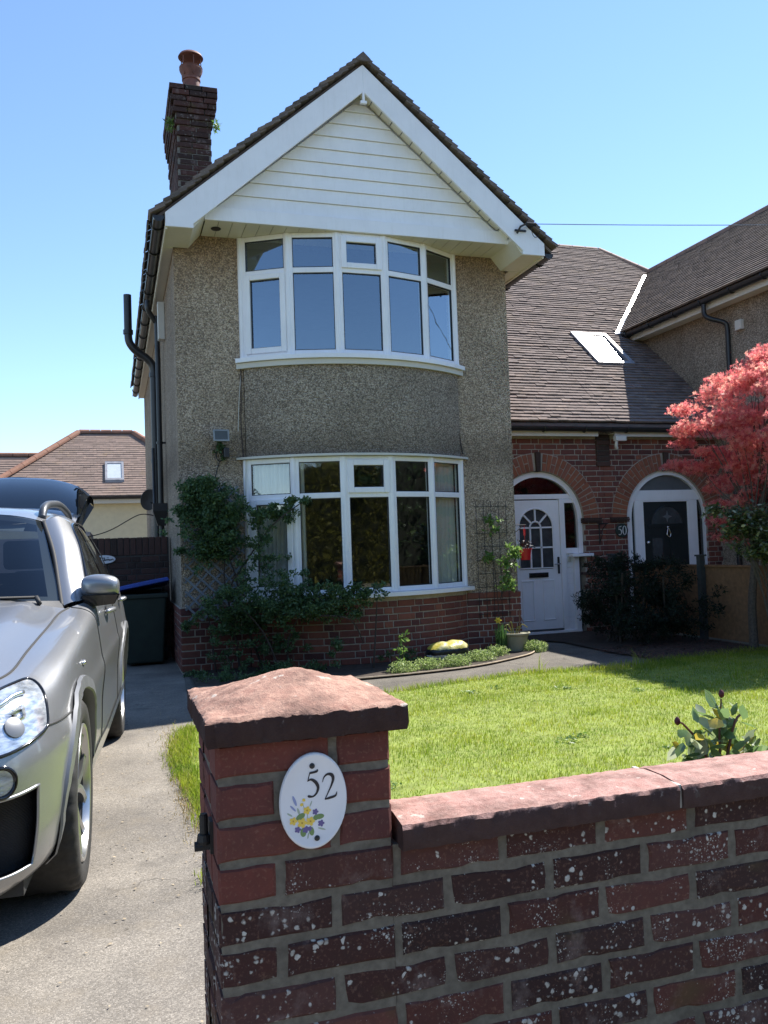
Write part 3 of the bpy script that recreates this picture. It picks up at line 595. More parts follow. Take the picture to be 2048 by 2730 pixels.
b = MB().box(4.955, 6.125, YD+.0, YD+.07, 1.858, 1.925).box(5.872, 5.948, YD-.01, YD+.07, .0, 1.857).box(5.9481, 6.145, YD+.0, YD+.07, 1.10, 1.175).box(5.9481, 6.14, YD+.0, YD+.07, 1.80, 1.857).box(4.94, 5.05, YD, YD+.07, 0, 1.857)
b.box(6.065, 6.14, YD-.02, YD+.07, 0, 1.099).box(5.9481, 6.0649, YD+.03, YD+.07, 0, 1.099).box(5.0501, 6.14, YD-.03, YD+.07, -.01, .055)
bevel(link('frame', b, M['upvc'], DF), .005)
for q in range(13): bevel(link('quoin_block', MB().box(5.962, 6.052, YD+.018, YD+.031, .08+q*.075, .08+q*.075+.068), M['upvc'], DF), .004, 1)
bevel(link('sill', MB().box(5.98, 6.31, YP-.06, YD-.021, 1.055, 1.095), M['upvc'], DF), .005)
link('pier_cap', MB().box(6.16, 6.32, YP-.012, YP+.05, .80, .835), M['brick_dark'], HOUSE)
m = MB(); m.prism([(cx+.598*cos(a), AZ+.598*sin(a)) for a in np.linspace(.62, pi-.62, 24)], YD+.03, YD+.034); link('fanlight', m, M['glass_dim'], DF)
link('side_light', MB().prism([(5.948, 1.175), (6.142, 1.175), (6.135, 1.6), (6.10, 1.80), (5.948, 1.80)], YD+.03, YD+.034), M['glass_dim'], DF)
link('porch_interior', MB().box(4.95, 8.25, YD+.9, YD+.92, 0, 2.4).box(4.94, 4.95, YD+.1, YD+.9, 0, 2.4).box(8.25, 8.26, YD+.1, YD+.9, 0, 2.4).box(4.94, 8.26, YD+.1, YD+.9, 2.4, 2.41), M['dark'], HOUSE)
DO = link('front_door', MB(), M['upvc'], HOUSE, label='white panelled front door with arched glazing')
dl, dr, dz0, dz1 = 5.055, 5.868, .062, 1.845; gx, gr = 5.505, .262; ga = 1.47
leaf = MB(); n = 20; A = np.linspace(pi, 0, n+1)
outer = [(dl, .92), (dl, dz1), (dr, dz1), (dr, .92)]
leaf.box(dl, gx-gr, YD+.012, YD+.055, .9, ga); leaf.box(gx+gr, dr, YD+.012, YD+.055, .9, ga); leaf.box(dl, dr, YD+.012, YD+.055, dz0, .9)
V = [(gx+gr*cos(a), YD+.012, ga+gr*sin(a)) for a in A]; T = [(dl+(dr-dl)*i/n, YD+.012, dz1) for i in range(n+1)]
leaf.add(V+T+[(p[0], YD+.055, p[2]) for p in V], [(i, i+1, n+1+i+1, n+1+i) for i in range(n)]+[(2*(n+1)+i, 2*(n+1)+i+1, i+1, i) for i in range(n)]); leaf.add([(dl, YD+.012, ga), (gx-gr, YD+.012, ga), (dl, YD+.012, dz1), (gx+gr, YD+.012, ga), (dr, YD+.012, ga), (dr, YD+.012, dz1)], [(0, 1, 2), (3, 4, 5)])
link('leaf', leaf, M['upvc'], DO)
gl = MB().prism([(gx-gr, .925), (gx+gr, .925), (gx+gr, ga)]+[(gx+gr*cos(a), ga+gr*sin(a)) for a in np.linspace(0, pi, 20)]+[(gx-gr, ga)], YD+.036, YD+.04); link('glazing', gl, M['glass_frost'], DO)
bars = MB(); bw = .011
def bar(x0, z0, x1, z1):
    d = Vector((x1-x0, 0, z1-z0)); L = d.length; an = math.atan2(d.z, d.x); Mx = Matrix.Translation((x0, YD+.03, z0)) @ Matrix.Rotation(-an, 4, 'Y'); bars.box(0, L, -.016, .004, -bw, bw, Mx)
for xx in (gx-.082, gx+.082): bar(xx, .925, xx, ga)
bar(gx-gr, ga, gx+gr, ga); bar(gx-gr, 1.197, gx+gr, 1.197)
for an in (pi/2, pi/4, 3*pi/4): bar(gx+.083*cos(an), ga+.083*sin(an), gx+gr*cos(an), ga+gr*sin(an))
bars.tube([(gx+.083*cos(a), YD+.026, ga+.083*sin(a)) for a in np.linspace(0, pi, 12)], .012, 6)
link('glazing_bar', bars, M['upvc'], DO)
link('glazing_trim', MB().tube([(gx-gr, YD+.012, .915), (gx-gr, YD+.012, ga)]+[(gx+gr*cos(a), YD+.012, ga+gr*sin(a)) for a in np.linspace(pi, 0, 20)]+[(gx+gr, YD+.012, .915), (gx-gr, YD+.012, .915)], .013, 6), M['upvc'], DO, True)
for x0 in (5.255, 5.575):
    pn = MB(); a = (x0, x0+.19, .20, .755); 
    for i_, (e, yy) in enumerate(((0, .012), (.014, .004), (.028, .010))): pass
    def rect(e): return [(a[0]+e, a[2]+e), (a[1]-e, a[2]+e), (a[1]-e, a[3]-e), (a[0]+e, a[3]-e)]
    V = []; ys = (.012, .0, .016, .016)
    for e, yy in zip((0, .012, .024, .034), ys): V += [(x, YD+yy, z) for x, z in rect(e)]
    link('door_panel', pn.add(V, [(4*q+i, 4*q+(i+1) % 4, 4*q+4+(i+1) % 4, 4*q+4+i) for q in range(3) for i in range(4)]+[(12, 13, 14, 15)]), M['upvc'], DO)
lb = link('letterbox', MB().box(5.375, 5.665, YD-.006, YD+.012, .79, .855), M['black'], DO); bevel(lb, .004)
link('flap', MB().box(5.39, 5.65, YD-.012, YD-.0065, .803, .842), plain('chrome', (.5, .5, .52), .2, 1.), lb)
hd = link('door_handle', MB().box(5.815, 5.845, YD-.004, YD+.012, .83, 1.06), M['black'], DO); bevel(hd, .004)
link('lever', MB().tube([(5.83, YD, .965), (5.83, YD-.045, .965), (5.74, YD-.05, .963)], .009, 8), plain('satin steel', (.4, .4, .42), .3, 1.), hd, True)
link('threshold', MB().box(5.06, 5.866, YD-.012, YD+.01, .058, .085), plain('brushed aluminium', (.45, .46, .5), .35, 1.), DO)
bevel(link('bell_push', MB().box(5.975, 6.03, YD+.004, YD+.018, .98, 1.06), M['oldwhite'], HOUSE), .004)
# ---- door 50
cx2 = 7.625; D2 = link('door_frame', MB(), M['upvc'], NEIGH)
arch_frame(cx2, .615, .69, YD-.02, YD+.08, 0, M['upvc'], D2, 'arched_frame', 0, pi, 28, (0, 0))
b = MB().box(7.06, 8.19, YD, YD+.07, 1.81, 1.958).box(7.075, 7.225, YD-.004, YD+.07, 0, 1.809).box(7.975, 8.135, YD-.004, YD+.07, 0, 1.809).box(7.2251, 7.9749, YD-.002, YD+.07, 1.79, 1.809)
bevel(link('frame', b, M['upvc'], D2), .005)
link('fanlight', MB().prism([(cx2+.613*cos(a), AZ+.613*sin(a)) for a in np.linspace(.70, pi-.70, 24)], YD+.03, YD+.034), plain('grey obscured glass', (.11, .115, .12), .3, var=.1), D2)
for x0, x1 in ((7.01, 7.075), (8.135, 8.24)): link('side_light', MB().box(x0, x1, YD+.03, YD+.034, 0, 1.81), M['glass_dim'], D2)
ND = link('front_door', MB().box(7.226, 7.974, YD+.02, YD+.06, .02, 1.79), plain('dark green door paint', (.012, .017, .02), .35), NEIGH, label='very dark panelled front door with fan window')
link('door_panel', MB().prism([(cx2+.25*cos(a), 1.47+.25*sin(a)) for a in np.linspace(0, pi, 18)], YD+.012, YD+.021), M['glass_frost'], ND)
for x0 in (7.36, 7.66): link('door_panel', MB().box(x0, x0+.17, YD+.012, YD+.021, .75, 1.27), M['glass_frost'] if x0 < 7.5 else plain('dark green panel', (.016, .022, .024), .3), ND)
link('moulding', MB().box(7.30, 7.92, YD+.006, YD+.021, 1.42, 1.45).tube([(cx2+.255*cos(a), YD+.018, 1.47+.255*sin(a)) for a in np.linspace(0, pi, 18)], .01, 6), plain('dark green moulding', (.012, .017, .02), .35), ND)
star = []
for i in range(8):
    r_ = .085 if i % 2 == 0 else .03; star.append((cx2+r_*sin(i*pi/4), 1.575+r_*cos(i*pi/4)))
link('star_pane', MB().prism(star[::-1], YD+.008, YD+.013), plain('bevelled glass star', (.16, .17, .18), .15, spec=.8), ND)
chrome = plain('chrome fitting', (.7, .7, .7), .12, 1.)
link('door_knocker', MB().tube(catmull([(cx2, YD+.0, 1.42), (cx2-.022, YD-.01, 1.36), (cx2-.03, YD-.015, 1.31), (cx2, YD-.018, 1.28), (cx2+.03, YD-.015, 1.31), (cx2+.022, YD-.01, 1.36), (cx2, YD, 1.42)], 4), .008, 6).lathe([(.001, -.02), (.02, -.01), (.02, .01), (.001, .02)], 10, (cx2, YD+.005, 1.42)), chrome, ND, True)
link('door_knob', MB().lathe([(.001, -.024), (.02, -.018), (.026, 0), (.02, .018), (.001, .024)], 12, (7.27, YD-.02, 1.21)), chrome, ND, True)
# ---- eaves of the porch range
def eaves(x0, x1, root):
    link('fascia', MB().box(x0, x1, YP-.16, YP-.14, 2.70, 2.80), M['oldwhite'], root); link('soffit', MB().box(x0, x1, YP-.138, YP+.01, 2.742, 2.755), M['soffit'], root)
eaves(4.66, 6.40, HOUSE); eaves(6.66, 8.5, NEIGH)
gutter((4.66, YP-.215, 2.815), (PX-.005, YP-.215, 2.81), (0, -1, 0), HOUSE, brackets=.62); gutter((PX, YP-.215, 2.81), (8.5, YP-.215, 2.805), (0, -1, 0), NEIGH, brackets=.7)
PCB = link('party_corbel', MB().box(6.46, 6.65, YP-.012, YP+.1, 2.3, 2.74), M['mortar_dark'], HOUSE)
for q in range(6): brick(PCB, (6.45, YP-.02-.012*(q > 3), 2.30+q*CO), 0, .21, .062, .05, M['brick_dark'])
bevel(link('cable_box', MB().box(6.63, 6.80, YP-.235, YP-.165, 2.63, 2.70), M['oldwhite'], NEIGH), .006); link('box_bracket', MB().tube(catmull([(6.66, YP-.2, 2.63), (6.655, YP-.19, 2.57), (6.68, YP-.17, 2.53)], 4), .022, 8), M['oldwhite'], NEIGH)
# ---- central roof slope
YE, ZE = 10.10, 2.815; Y0R, GT, TWD = 15.4, .085, .147
def roof_z(y): return ZE+.05+TP*(y-YE)
LS = (Y0R-YE)/CP
def hipX(y): return 9.86+(15.4-y)*.674
def xmax(y):   # valley with the neighbour's wing, then the hip
    return min(8.14+max(0, (y-12.2))*1.0, hipX(y)) if y > 12.2 else XW
dk = [(4.64, YE), (8.5, YE), (8.5, 12.5), (10.35, 14.42), (9.86, 15.4), (4.64, 15.4)]
for nm, root, cut in (('roof', HOUSE, (4.64, PX)), ('roof', NEIGH, (PX, 20))):
    pts = [(cut[0], YE), (cut[1], YE), (cut[1], 15.4), (cut[0], 15.4)] if cut[1] < 10 else [(PX, YE), (8.5, YE), (8.5, 12.5), (10.4, 14.5), (9.86, 15.4), (PX, 15.4)]
    rf = link(nm, MB().add([(x, y, roof_z(y)-.012) for x, y in pts]+[(x, y, roof_z(y)-.06) for x, y in pts], [tuple(range(len(pts))), tuple(range(2*len(pts)-1, len(pts)-1, -1))]+[(i, i+len(pts), (i+1) % len(pts)+len(pts), (i+1) % len(pts)) for i in range(len(pts))]), M['tile'], root)
    single, st, cnt = 0, MB(), 0
    nrow = int(LS/GT)
    for k in range(nrow+1):
        s0 = k*GT; y = YE+s0*CP; z = roof_z(y); l = min(.14, LS-s0+.02)
        wav = .006*sin(k*2.1)
        x = cut[0]+(0 if k % 2 else -TWD/2)
        while x < min(cut[1], xmax(y)):
            xa, xb = max(x, cut[0]), min(x+TWD-.002, cut[1], xmax(y)); x += TWD
            if xb-xa < .02: continue
            if 7.20 < (xa+xb)/2 < 7.86 and 11.36 < y+.03 < 12.19: continue
            if cut[0] < 5 and y > 13.2 and xb < 5.6+(y-13.2)*.3: continue
            dz = .003*sin(xa*1.7+k*1.3)+random.uniform(-.001, .0025)+(random.random() < .06)*.006; ty = .004*sin(xa*2.3+k*.9)+random.uniform(-.0025, .0025)
            Mx = slope_mtx((xa, y, z), (1, 0, 0), (0, CP, SP)) @ Matrix.Translation((0, ty, dz))
            if single < 280:
                link('tile', tile_mesh(xb-xa, l, M['tile'], random.randrange(5)), None, rf, mtx=Mx @ Matrix.Rotation(random.uniform(-.012, .012), 4, 'Z')); single += 1
            else:
                z0, z1 = TH*.95+random.uniform(-.001, .0015), 0; w2 = xb-xa
                V = [Mx @ Vector(p) for p in ((0, random.uniform(-.003, .003), z0+TH), (w2, random.uniform(-.003, .003), z0+TH), (w2, l, z1+TH), (0, l, z1+TH), (0, 0, z0-.004), (w2, 0, z0-.004))]
                st.add(V, [(0, 1, 2, 3), (4, 5, 1, 0)])
    stuff(link('roof_tiles', st, M['tile'], rf)); roofs['c'+nm+root.name] = rf
RN = roofs['croof'+NEIGH.name]
def ridge_run(p, q, n, mat, parent, r=.10):
    p, q = Vector(p), Vector(q); d = (q-p); L = d.length; d.normalize(); sd = d.cross(Vector((0, 0, 1))).normalized(); up = sd.cross(d)
    for i in range(n):
        a = p+d*(L*i/n); b_ = p+d*(L*(i+1)/n-.012); V = []
        for c in (a, b_): V += [c+sd*(r*cos(t))+up*(r*.85*sin(t)) for t in np.linspace(-.3, pi+.3, 8)]
        link('ridge_tile', MB().add(V, [(j, j+1, 8+j+1, 8+j) for j in range(7)]+[tuple(range(8)), tuple(range(15, 7, -1))]), mat, parent, True, 40)
ridge_run((5.6, 15.42, 7.36), (9.86, 15.42, 7.36), 14, M['ridge'], RN); ridge_run((9.88, 15.38, 7.35), (10.5, 14.46, 6.60), 4, M['ridge'], RN)
link('roof_back', MB().add([(4.6, 15.4, 7.36), (9.86, 15.4, 7.36), (12.5, 19.5, 4.4), (2.5, 19.5, 4.4), (12.5, 13.5, 4.4)], [(0, 1, 2, 3), (1, 4, 2)]), M['tile_side'], NEIGH)
# skylight
def on_roof(x, y, h=0): return Vector((x, y, roof_z(y)))+Vector((0, -SP, CP))*h
SK = link('skylight', MB(), M['lead'], NEIGH)
def rbox(x0, x1, y0, y1, h0, h1, mat, nm):
    V = [on_roof(x, y, h) for h in (h0, h1) for x, y in ((x0, y0), (x1, y0), (x1, y1), (x0, y1))]
    return bevel(link(nm, MB().add(V, [(3, 2, 1, 0), (4, 5, 6, 7), (0, 1, 5, 4), (1, 2, 6, 5), (2, 3, 7, 6), (3, 0, 4, 7)]), mat, SK), .004)
for a in ((7.2, 7.27, 11.38, 12.18), (7.79, 7.86, 11.38, 12.18), (7.2701, 7.7899, 11.38, 11.44), (7.2701, 7.7899, 12.11, 12.18)): rbox(*a, -.02, .075, M['lead'], 'frame')
pn_ = [on_roof(7.271, 11.441, .036), on_roof(7.789, 11.441, .018), on_roof(7.789, 12.109, .054), on_roof(7.271, 12.109, .072)]
link('pane', MB().add(pn_, [(0, 1, 2, 3)]), M['glass_sky'], SK); rbox(7.271, 7.789, 11.441, 12.109, -.03, -.025, plain('skylight blind', (.75, .75, .73), .8), 'infill')  # pale opaque sheet just under the pane
rbox(7.18, 7.88, 11.30, 11.379, .018, .03, M['zinc'], 'apron')
V = [Vector((8.06, 12.16, roof_z(12.16)+.075)), Vector((8.25, 12.16, roof_z(12.2)+.075)), Vector((10.37, 14.28, roof_z(14.28)+.075)), Vector((10.18, 14.28, roof_z(14.28)+.075))]
link('valley_flashing', MB().add(V+[v-Vector((0, 0, .02)) for v in V], [(0, 1, 2, 3), (0, 4, 5, 1), (3, 7, 4, 0)]), M['zinc'], NEIGH)
# ---- neighbour's wing
WX, WZ = 10.46, 6.60
link('wing_wall', MB().box(XW, XW+.24, 9.0, 19, 0, 4.62).box(XW+.2401, 12.4, 9.0, 9.24, 0, 4.62), M['pebble_bay'], NEIGH)  # darker bay pebbledash reused: the wing wall's shade put into its colour
link('wing_gable', MB().prism([(XW+.1, 4.62), (12.4, 4.62), (WX, WZ-.1)], 8.86, 8.95), M['clad'], NEIGH)
for sg in (-1, 1):
    rf = link('roof', MB().prism([(WX, WZ+.02), (WX+sg*2.2, WZ+.02-TP*2.2), (WX+sg*2.2, WZ-.04-TP*2.2), (WX, WZ-.04)][::sg], 8.7, 14.4 if sg < 0 else 19), M['tile_side'], NEIGH); st = MB()
    L = 2.24/CP
    for k in range(int(L/GT)+1):
        s0 = k*GT; ox = WX+sg*(2.24-s0*CP); oz = WZ+.035-TP*2.24+s0*SP; Mx = slope_mtx((ox, 8.68, oz), (0, 1, 0), (-sg*CP, 0, SP)); l = min(.14, L-s0); y = -.147*(k % 2)/2
        ym = (12.2+(2.24-(2.24-s0*CP))-8.68+.05) if sg < 0 else 6
        while y < ym:
            z0 = TH*.95+random.uniform(-.0015, .002); w2 = min(.145, ym-y); q = max(y, 0)
            V = [Mx @ Vector(p) for p in ((q, random.uniform(-.004, .004), z0+TH), (y+w2, random.uniform(-.004, .004), z0+TH), (y+w2, l, TH), (q, l, TH), (q, 0, z0-.004), (y+w2, 0, z0-.004))]
            st.add(V, [(0, 1, 2, 3), (4, 5, 1, 0)]); y += .147
    stuff(link('roof_tiles', st, M['tile_side'], rf)); roofs['w%d' % sg] = rf
ridge_run((WX, 8.66, WZ+.03), (WX, 14.4, WZ+.03), 19, M['ridge'], roofs['w-1'])
link('fascia', MB().box(8.30, 8.32, 8.7, 12.25, 4.56, 4.70), M['oldwhite'], NEIGH); link('soffit', MB().box(8.3201, 8.5, 8.7, 12.25, 4.565, 4.575), M['soffit'], NEIGH)
gutter((8.235, 8.7, 4.69), (8.235, 12.2, 4.68), (-1, 0, 0), NEIGH, brackets=.62)
link('downpipe', MB().tube(catmull([(8.235, 10.15, 4.63), (8.235, 10.15, 4.5), (8.27, 10.1, 4.42), (8.42, 9.97, 4.33), (8.455, 9.95, 4.24), (8.455, 9.95, 4.0)], 5)+[np.array((8.455, 9.95, 0))], .034, 12), M['black'], NEIGH, True, 40)
bevel(link('alarm_box', MB().box(8.44, 8.499, 9.66, 9.78, 4.16, 4.3), M['oldwhite'], NEIGH), .006)
# ---- telephone wire and its bracket on the bargeboard
link('wire_bracket', MB().box(4.48, 4.62, YB-.02, YB-.001, 4.86, 4.88).tube([(4.5, YB-.02, 4.83), (4.53, YB-.06, 4.90), (4.60, YB-.08, 4.93)], .012, 6).tube([(4.60, YB-.07, 4.935), (4.72, YB-.07, 4.935)], .022, 8).tube(catmull([(4.66, YB-.07, 4.9), (4.68, YB-.05, 4.84), (4.72, YB-.03, 4.8), (4.78, YB-.02, 4.82)], 4), .004, 5), M['black'], HOUSE)
wp = [(4.72+i*.6, YB-.07-i*.06, 4.94+.0033*(i-11)**2*.35-.0033*121*.35+i*.045) for i in range(24)]
tag(link('telephone_wire', MB().tube(wp, .005, 5), M['lead']), 'thin overhead telephone wire running right from the gable corner', 'wire')
for sg in (-1, 1):
    pts = [(WX, WZ-.03), (WX+sg*2.16, WZ-.03-TP*2.16), (WX+sg*2.16, 4.56), (WX+sg*1.9, 4.56), (WX, WZ-.33)]
    link('bargeboard', MB().prism(pts if sg > 0 else pts[::-1], 8.69, 8.72), M['upvc'], NEIGH); link('verge_soffit', MB().prism([(WX, WZ-.30), (WX+sg*2.1, WZ-.30-TP*2.1), (WX+sg*2.1, WZ-.28-TP*2.1), (WX, WZ-.28)], 8.7201, 8.86), M['soffit'], NEIGH)
# ------------------------------------------------------------------ gate pillar, cap, garden wall
PXL, PXR, PYF, PD = .168, .502, 1.58, .334
PIL = thing('gate_pillar', 'red brick gate pillar with weathered stone cap in the foreground', 'pillar', (.335, 1.75, 0))
core = link('core', MB().box(PXL+.004, PXR-.004, PYF+.004, PYF+PD-.004, 0, .938), M['mortar_grey'], PIL)
WALL = thing('garden_wall', 'low lichen-spotted brick garden wall with pink coping, front right', 'wall', (1.6, 1.63, 0))
wcore = link('core', MB().box(PXR-.003, 4.2, PYF+.0055, PYF+.103, 0, .705), M['mortar_grey'], WALL)
BHT = .0655
for k in range(13):
    z = .866-k*.075
    if z < -.02: break
    def lay_front(yf, ang, xs):
        for q, (a, l) in enumerate([(0, .213), (.226, .108)] if k % 2 == 0 else [(0, .108), (.121, .213)]):
            mt_ = M['brick_pier'] if (k < 3 or (k == 3 and q == 0)) else M['brick_wall']; brick(core, (xs+(a if ang == 0 else -a), yf, z), ang, l, BHT, .102, mt_, rough=True)
    if k < 4: lay_front(PYF, 0, PXL)
    lay_front(PYF+PD, pi, PXR); mt_ = M['brick_pier'] if k < 4 else M['brick_wall']
    brick(core, (PXL, PYF+PD-.113, z), -pi/2, .108, BHT, .06, mt_, rough=True)
    if k < 3: brick(core, (PXR, PYF+.113, z), pi/2, .108, BHT, .06, mt_)
    if k >= 3:
        if k == 3: x = PXR+.012; seq = [.213]*30
        else: x = PXL; seq = [.213 if k % 2 == 0 else .108]+[.213]*30
        for l in seq:
            l2 = min(x+l, 4.19)-x
            if l2 < .03: break
            first = x < PXR-.12; brick(core if first else wcore, (x, PYF+(0 if first else .002), z+random.uniform(-.0012, .0012)), 0, l2, BHT, .102 if first else .05, M['brick_wall'], rough=True); x += l+.0118
def stone(name, a, b, side_dark, c=None):
    g = G(name); n = g.noise(38, 6, .7); col = g.ramp(n, [(.25, a), (.6, b), (.8, tuple(min(1, x*1.25) for x in b))])
    col = g.mix(g.math('MULTIPLY', g.ramp(g.noise(13, 5, .65), [(.44, (0, 0, 0)), (.66, (1, 1, 1))]), .7), col, c or (.14, .085, .07)); col = g.mix(g.math('MULTIPLY', g.ramp(g.noise(30, 3), [(.66, (0, 0, 0)), (.7, (1, 1, 1))]), .7), col, (.6, .55, .48))
    nz = g.n('SeparateXYZ', 2, i0=g.n('NewGeometry', 1)); side_shade = g.math('MULTIPLY', g.n('MapRange', i0=g.math('ADD', nz, g.math('MULTIPLY', g.math('SUBTRACT', g.noise(60, 5, .7), .5), 1.3)), i1=.62, i2=.28, i3=0., i4=1.), side_dark)  # normal mask darkens side faces, their shade put into the colour
    col = g.mix(side_shade, col, (.045, .027, .025)); return g.fin(col, .95, 0, .15, g.bump(g.math('ADD', g.noise(120, 5, .75), g.math('MULTIPLY', n, .7)), .7, .008))
M['cap'] = stone('weathered red stone', (.30, .15, .115), (.5, .31, .235), .95); M['coping'] = stone('pink concrete coping', (.37, .185, .155), (.5, .315, .27), .9)
def cap():
    n = 44; x0, x1, y0, y1 = .150, .532, 1.552, 1.948; V = []; Fc = []
    def h(u, v):
        m_ = max(abs(u), abs(v)); s = 1-(abs(u)**2.6+abs(v)**2.6+.004)**(1/2.6); return .982+.058*max(0, s)**.95-.005*max(0, (m_-.95)/.05)**2
    ns = lambda: random.uniform(-.0013, .0013)
    for i in range(n+1):
        for j in range(n+1):
            u, v = -1+2*i/n, -1+2*j/n; V.append(((x0+x1)/2+(x1-x0)/2*u+ns(), (y0+y1)/2+(y1-y0)/2*v+ns(), h(u, v)+ns()+.003*sin(7*u+3*v)*(1-max(abs(u), abs(v)))))
    m_ = MB().grid(V, n+1, n+1); ring = [i*(n+1) for i in range(n+1)]+[n*(n+1)+j for j in range(1, n+1)]+[i*(n+1)+n for i in range(n-1, -1, -1)]+[j for j in range(n-1, 0, -1)]
    prev = ring
    for dz, ins in ((.002, -.0012), (-.03, -.001), (-.041, .0015)):
        cur = []
        for r_ in ring:
            x, y, z = V[r_]; cxm, cym = (x0+x1)/2, (y0+y1)/2; m_.v.append((cxm+(x-cxm)*(1-ins*5)+ns()*1.6, cym+(y-cym)*(1-ins*5)+ns()*1.6, .972+dz+ns()*1.2)); cur.append(len(m_.v)-1)
        for i in range(len(ring)): m_.f.append((prev[i], prev[(i+1) % len(ring)], cur[(i+1) % len(ring)], cur[i]))
        prev = cur
    m_.f.append(tuple(prev)); return m_
link('cap', cap(), M['cap'], PIL, True, 32)
link('cap_bed', MB().prism([(PXL+.004, .929), (PXR-.004, .929), (PXR+.006, .946), (PXL-.006, .946)], PYF+.002, PYF+PD-.002), M['mortar_grey'], PIL)
x = PXR+.012; lens = (.63, .6, .62, .6, .6, .6); 
for L in lens:
    n = int(L/.012); V = []; prof = [(-.024, .700), (-.027, .712), (-.027, .741), (-.022, .749), (.04, .757), (.10, .757), (.145, .748), (.155, .73), (.152, .702)]
    for i in range(n+1):
        for (yy, zz) in prof: V.append((x+(L-.008)*i/n+random.uniform(-.001, .001), PYF+yy+random.uniform(-.0015, .0015), zz+random.uniform(-.0012, .0012)))
    mm = MB().grid(V, n+1, 9); mm.f += [tuple(range(8, -1, -1)), tuple(n*9+j for j in range(9))]; link('coping_stone', mm, M['coping'], WALL, True, 30)
    link('coping_joint', MB().box(x+L-.009, x+L+.001, PYF-.02, PYF+.148, .702, .7505), plain('pale mortar joint', (.5, .47, .41), .9), WALL); x += L
# gate hinge on the left face
gh_ = MB().box(PXL-.006, PXL+.002, 1.645, 1.68, .715, .775).tube([(PXL-.016, 1.66, .735), (PXL-.016, 1.66, .785)], .008, 12).tube([(PXL-.016, 1.66, .785), (PXL-.016, 1.66, .788)], .0065, 12).lathe([(.001, 0), (.012, 0), (.014, .006), (.012, .018), (.001, .018)], 14, (PXL-.016, 1.66, .732)).box(PXL-.03, PXL, 1.652, 1.668, .722, .734).tube([(PXL-.034, 1.66, .728), (PXL-.02, 1.66, .728)], .009, 10)
link('gate_hinge', gh_, M['iron'], PIL)
# ---- oval ceramic number plaque
PLQ = thing('number_plaque', 'white oval ceramic plaque numbered 52 with painted primroses, on the pillar', 'sign', (.345, 1.576, .813))
pc = Vector((.3455, 1.578, .8125)); tilt = rad(-2.5); HW, HH = .0645, .0885
Mp = Matrix.Translation(pc) @ Matrix.Rotation(-tilt, 4, 'Y')
def ell(prof, k=56):
    V = [tuple(Mp @ Vector((HW*s*cos(2*pi*j/k), y, HH*s*sin(2*pi*j/k)))) for s, y in prof for j in range(k)]; n = len(prof)
    return MB().add(V, [(i*k+j, i*k+(j+1) % k, (i+1)*k+(j+1) % k, (i+1)*k+j) for i in range(n-1) for j in range(k)]+[tuple((n-1)*k+j for j in range(k))])
link('plate', ell([(.985, 0), (1.0, -.004), (.995, -.008), (.97, -.0105), (.93, -.0102), (.90, -.009), (.5, -.0088), (.2, -.0088)]), M['plaque'], PLQ, True, 60)
def P52(px, py): return ((px-835)/915*HH, -(py-1120)/915*HH)   # picture of the plaque to plaque millimetres
def flat(pts, d, T=None):  # polygon on the plaque face
    return [tuple((T or Mp) @ Vector((x, -d, z))) for x, z in pts]
def strokes(paths, d, T=None, cv=None, sc=1.):
    mm = MB(); cv = cv or P52
    for path in paths:
        pts = [(*cv(p[0], p[1]), p[2]*HH/915*sc) for p in path]; sm = catmull(pts, 6) if len(pts) > 2 else [np.array(p) for p in pts]
        Lf, Rt = [], []
        for i, p in enumerate(sm):
            a, b = sm[max(i-1, 0)], sm[min(i+1, len(sm)-1)]; t = np.array([b[0]-a[0], b[1]-a[1]]); t = t/(np.linalg.norm(t)+1e-9); nn = np.array([-t[1], t[0]])*max(p[2], 1e-5)
            Lf.append((p[0]+nn[0], p[1]+nn[1])); Rt.append((p[0]-nn[0], p[1]-nn[1]))
        n = len(Lf); mm.add(flat(Lf+Rt, d, T), [(i, i+1, n+i+1, n+i) for i in range(n-1)])
    return mm
FIVE = [[(900, 522, 6), (890, 560, 22), (820, 578, 22), (748, 588, 20)], [(752, 580, 9), (730, 665, 9), (712, 748, 9)], [(712, 738, 8), (780, 712, 22), (870, 770, 32), (918, 870, 28), (890, 975, 20), (820, 1035, 16), (745, 1030, 24), (722, 1010, 14)]]
TWO = [[(1005, 778, 6), (1030, 690, 12), (1100, 632, 22), (1185, 650, 32), (1215, 730, 28), (1180, 850, 18), (1120, 980, 12), (1060, 1105, 10)], [(1055, 1108, 10), (1150, 1085, 24), (1265, 1050, 20), (1292, 975, 5)]]
link('numeral', strokes(FIVE, .0096), M['ink'], PLQ); link('numeral', strokes(TWO, .0096), M['ink'], PLQ)
for px, py in ((795, 455), (910, 1830)):
    x, z = P52(px, py); V = [tuple(Mp @ Vector((x+r_*cos(2*pi*j/18), y, z+r_*sin(2*pi*j/18)))) for r_, y in ((.0053, -.0088), (.005, -.0105), (.003, -.0118)) for j in range(18)]
    link('screw_cover', MB().add(V, [(i*18+j, i*18+(j+1) % 18, (i+1)*18+(j+1) % 18, (i+1)*18+j) for i in range(2) for j in range(18)]+[tuple(36+j for j in range(18))]), M['black'], PLQ, True)
def petals(px, py, r_, n, d, rot=0):
    x, z = P52(px, py); r_ = r_*HH/915; pts = []
    for i in range(48):
        a = 2*pi*i/48+rot; pts.append((x+r_*(.62+.38*abs(cos(n*a/2)))*cos(a), z+r_*(.62+.38*abs(cos(n*a/2)))*sin(a)))
    return flat(pts, d)
def patch(items, col, nm):
    mm = MB()
    for it in items: mm.add(it, [tuple(range(len(it)))])
    link(nm, mm, printed(nm+' glaze', col, .25), PLQ)
